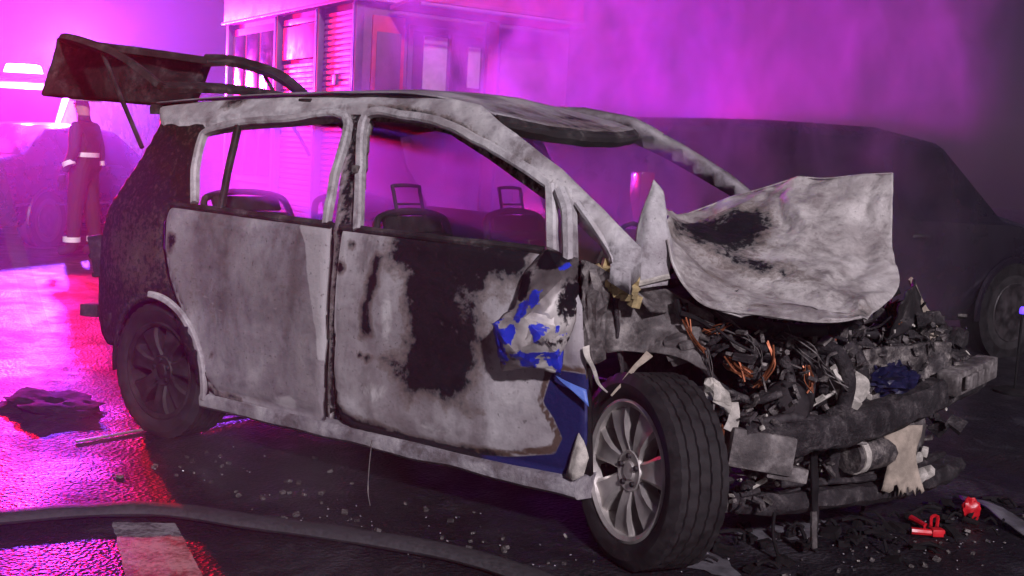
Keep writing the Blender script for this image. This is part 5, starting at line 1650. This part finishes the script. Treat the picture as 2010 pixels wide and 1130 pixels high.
def vbox(name, lo, hi, mat):
    bm = bmesh.new()
    add_box(bm, [(a + b_) / 2 for a, b_ in zip(lo, hi)], [b_ - a for a, b_ in zip(lo, hi)])
    o = finish(bm, name, mat, None, smooth=False)
    return o

haze = vbox('haze', (-71, -71, -1.0), (71, 71, 5.2), volume_mat('night_haze', lambda nt: 0.0065, aniso=0.6))
tag(haze, 'thin smoky night air over the whole street', 'haze', None, 'stuff')

def plume(nt):
    tc = nt.nodes.new('ShaderNodeTexCoord')
    sep = nt.nodes.new('ShaderNodeSeparateXYZ')
    nt.links.new(tc.outputs['Object'], sep.inputs[0])
    mp = nt.nodes.new('ShaderNodeMapping')
    mp.inputs['Rotation'].default_value = (rad(30), rad(-30), 0)
    mp.inputs['Scale'].default_value = (1.0, 1.0, 0.55)
    nt.links.new(tc.outputs['Object'], mp.inputs[0])
    n1 = nnoise(nt, 1.9, 4, 0.58, vec=mp.outputs[0], dist=1.4)
    body = nmath(nt, 'POWER', nstep(nt, n1, 0.40, 0.68), 2.0)
    # thickest beyond the nose of the wreck, thinning towards the edges of the drift
    fx = nmath(nt, 'MULTIPLY', nstep(nt, sep.outputs['X'], -1.4, 1.2), nstep(nt, nmath(nt, 'ADD', sep.outputs['X'], nmath(nt, 'MULTIPLY', sep.outputs['Y'], 0.22)), 3.35, 2.4))
    fy = nmath(nt, 'MULTIPLY', nstep(nt, sep.outputs['Y'], 0.95, 1.25), nstep(nt, sep.outputs['Y'], 5.2, 2.2))
    n2 = nnoise(nt, 0.75, 1, 0.5, vec=tc.outputs['Object'])
    body = nmath(nt, 'MULTIPLY', body, nstep(nt, n2, 0.40, 0.60, 0.25, 1.6))
    fz = nstep(nt, sep.outputs['Z'], 5.0, 2.6)
    f = nmath(nt, 'MULTIPLY', nmath(nt, 'MULTIPLY', fx, fy), fz)
    return nmath(nt, 'MULTIPLY', nmath(nt, 'MULTIPLY', nmath(nt, 'ADD', body, 0.008), f), 4.2)
sm = vbox('smoke', (-3.7, 0.95, 0.05), (3.9, 5.3, 5.1), volume_mat('drifting_smoke', plume, aniso=0.6))
tag(sm, 'thick drifting smoke rising behind the burnt car', 'smoke', None, 'stuff')
cs = vbox('smoke', (-0.30, -0.56, 0.40), (1.95, 0.56, 1.44), volume_mat('cabin_smoke', lambda nt: 0.9, aniso=0.65))
tag(cs, 'smoke still filling the cabin of the burnt car', 'smoke', None, 'stuff')

def ground_wisp(nt):
    tc = nt.nodes.new('ShaderNodeTexCoord')
    sep = nt.nodes.new('ShaderNodeSeparateXYZ')
    nt.links.new(tc.outputs['Object'], sep.inputs[0])
    n1 = nnoise(nt, 2.2, 2, 0.5, vec=tc.outputs['Object'], dist=0.6)
    f = nmath(nt, 'MULTIPLY', nmath(nt, 'MULTIPLY', nstep(nt, sep.outputs['X'], 0.1, 0.7), nstep(nt, sep.outputs['X'], 2.4, 1.7)), nmath(nt, 'MULTIPLY', nstep(nt, sep.outputs['Y'], -1.75, -1.3), nstep(nt, sep.outputs['Z'], 0.5, 0.1)))
    return nmath(nt, 'MULTIPLY', nmath(nt, 'MULTIPLY', nstep(nt, n1, 0.42, 0.66), f), 0.6)
gs = vbox('smoke', (0.1, -1.75, 0.02), (2.4, -0.87, 0.52), volume_mat('ground_smoke', ground_wisp, aniso=0.4))
tag(gs, 'thin smoke creeping over the road below the sill of the burnt car', 'smoke', None, 'stuff')
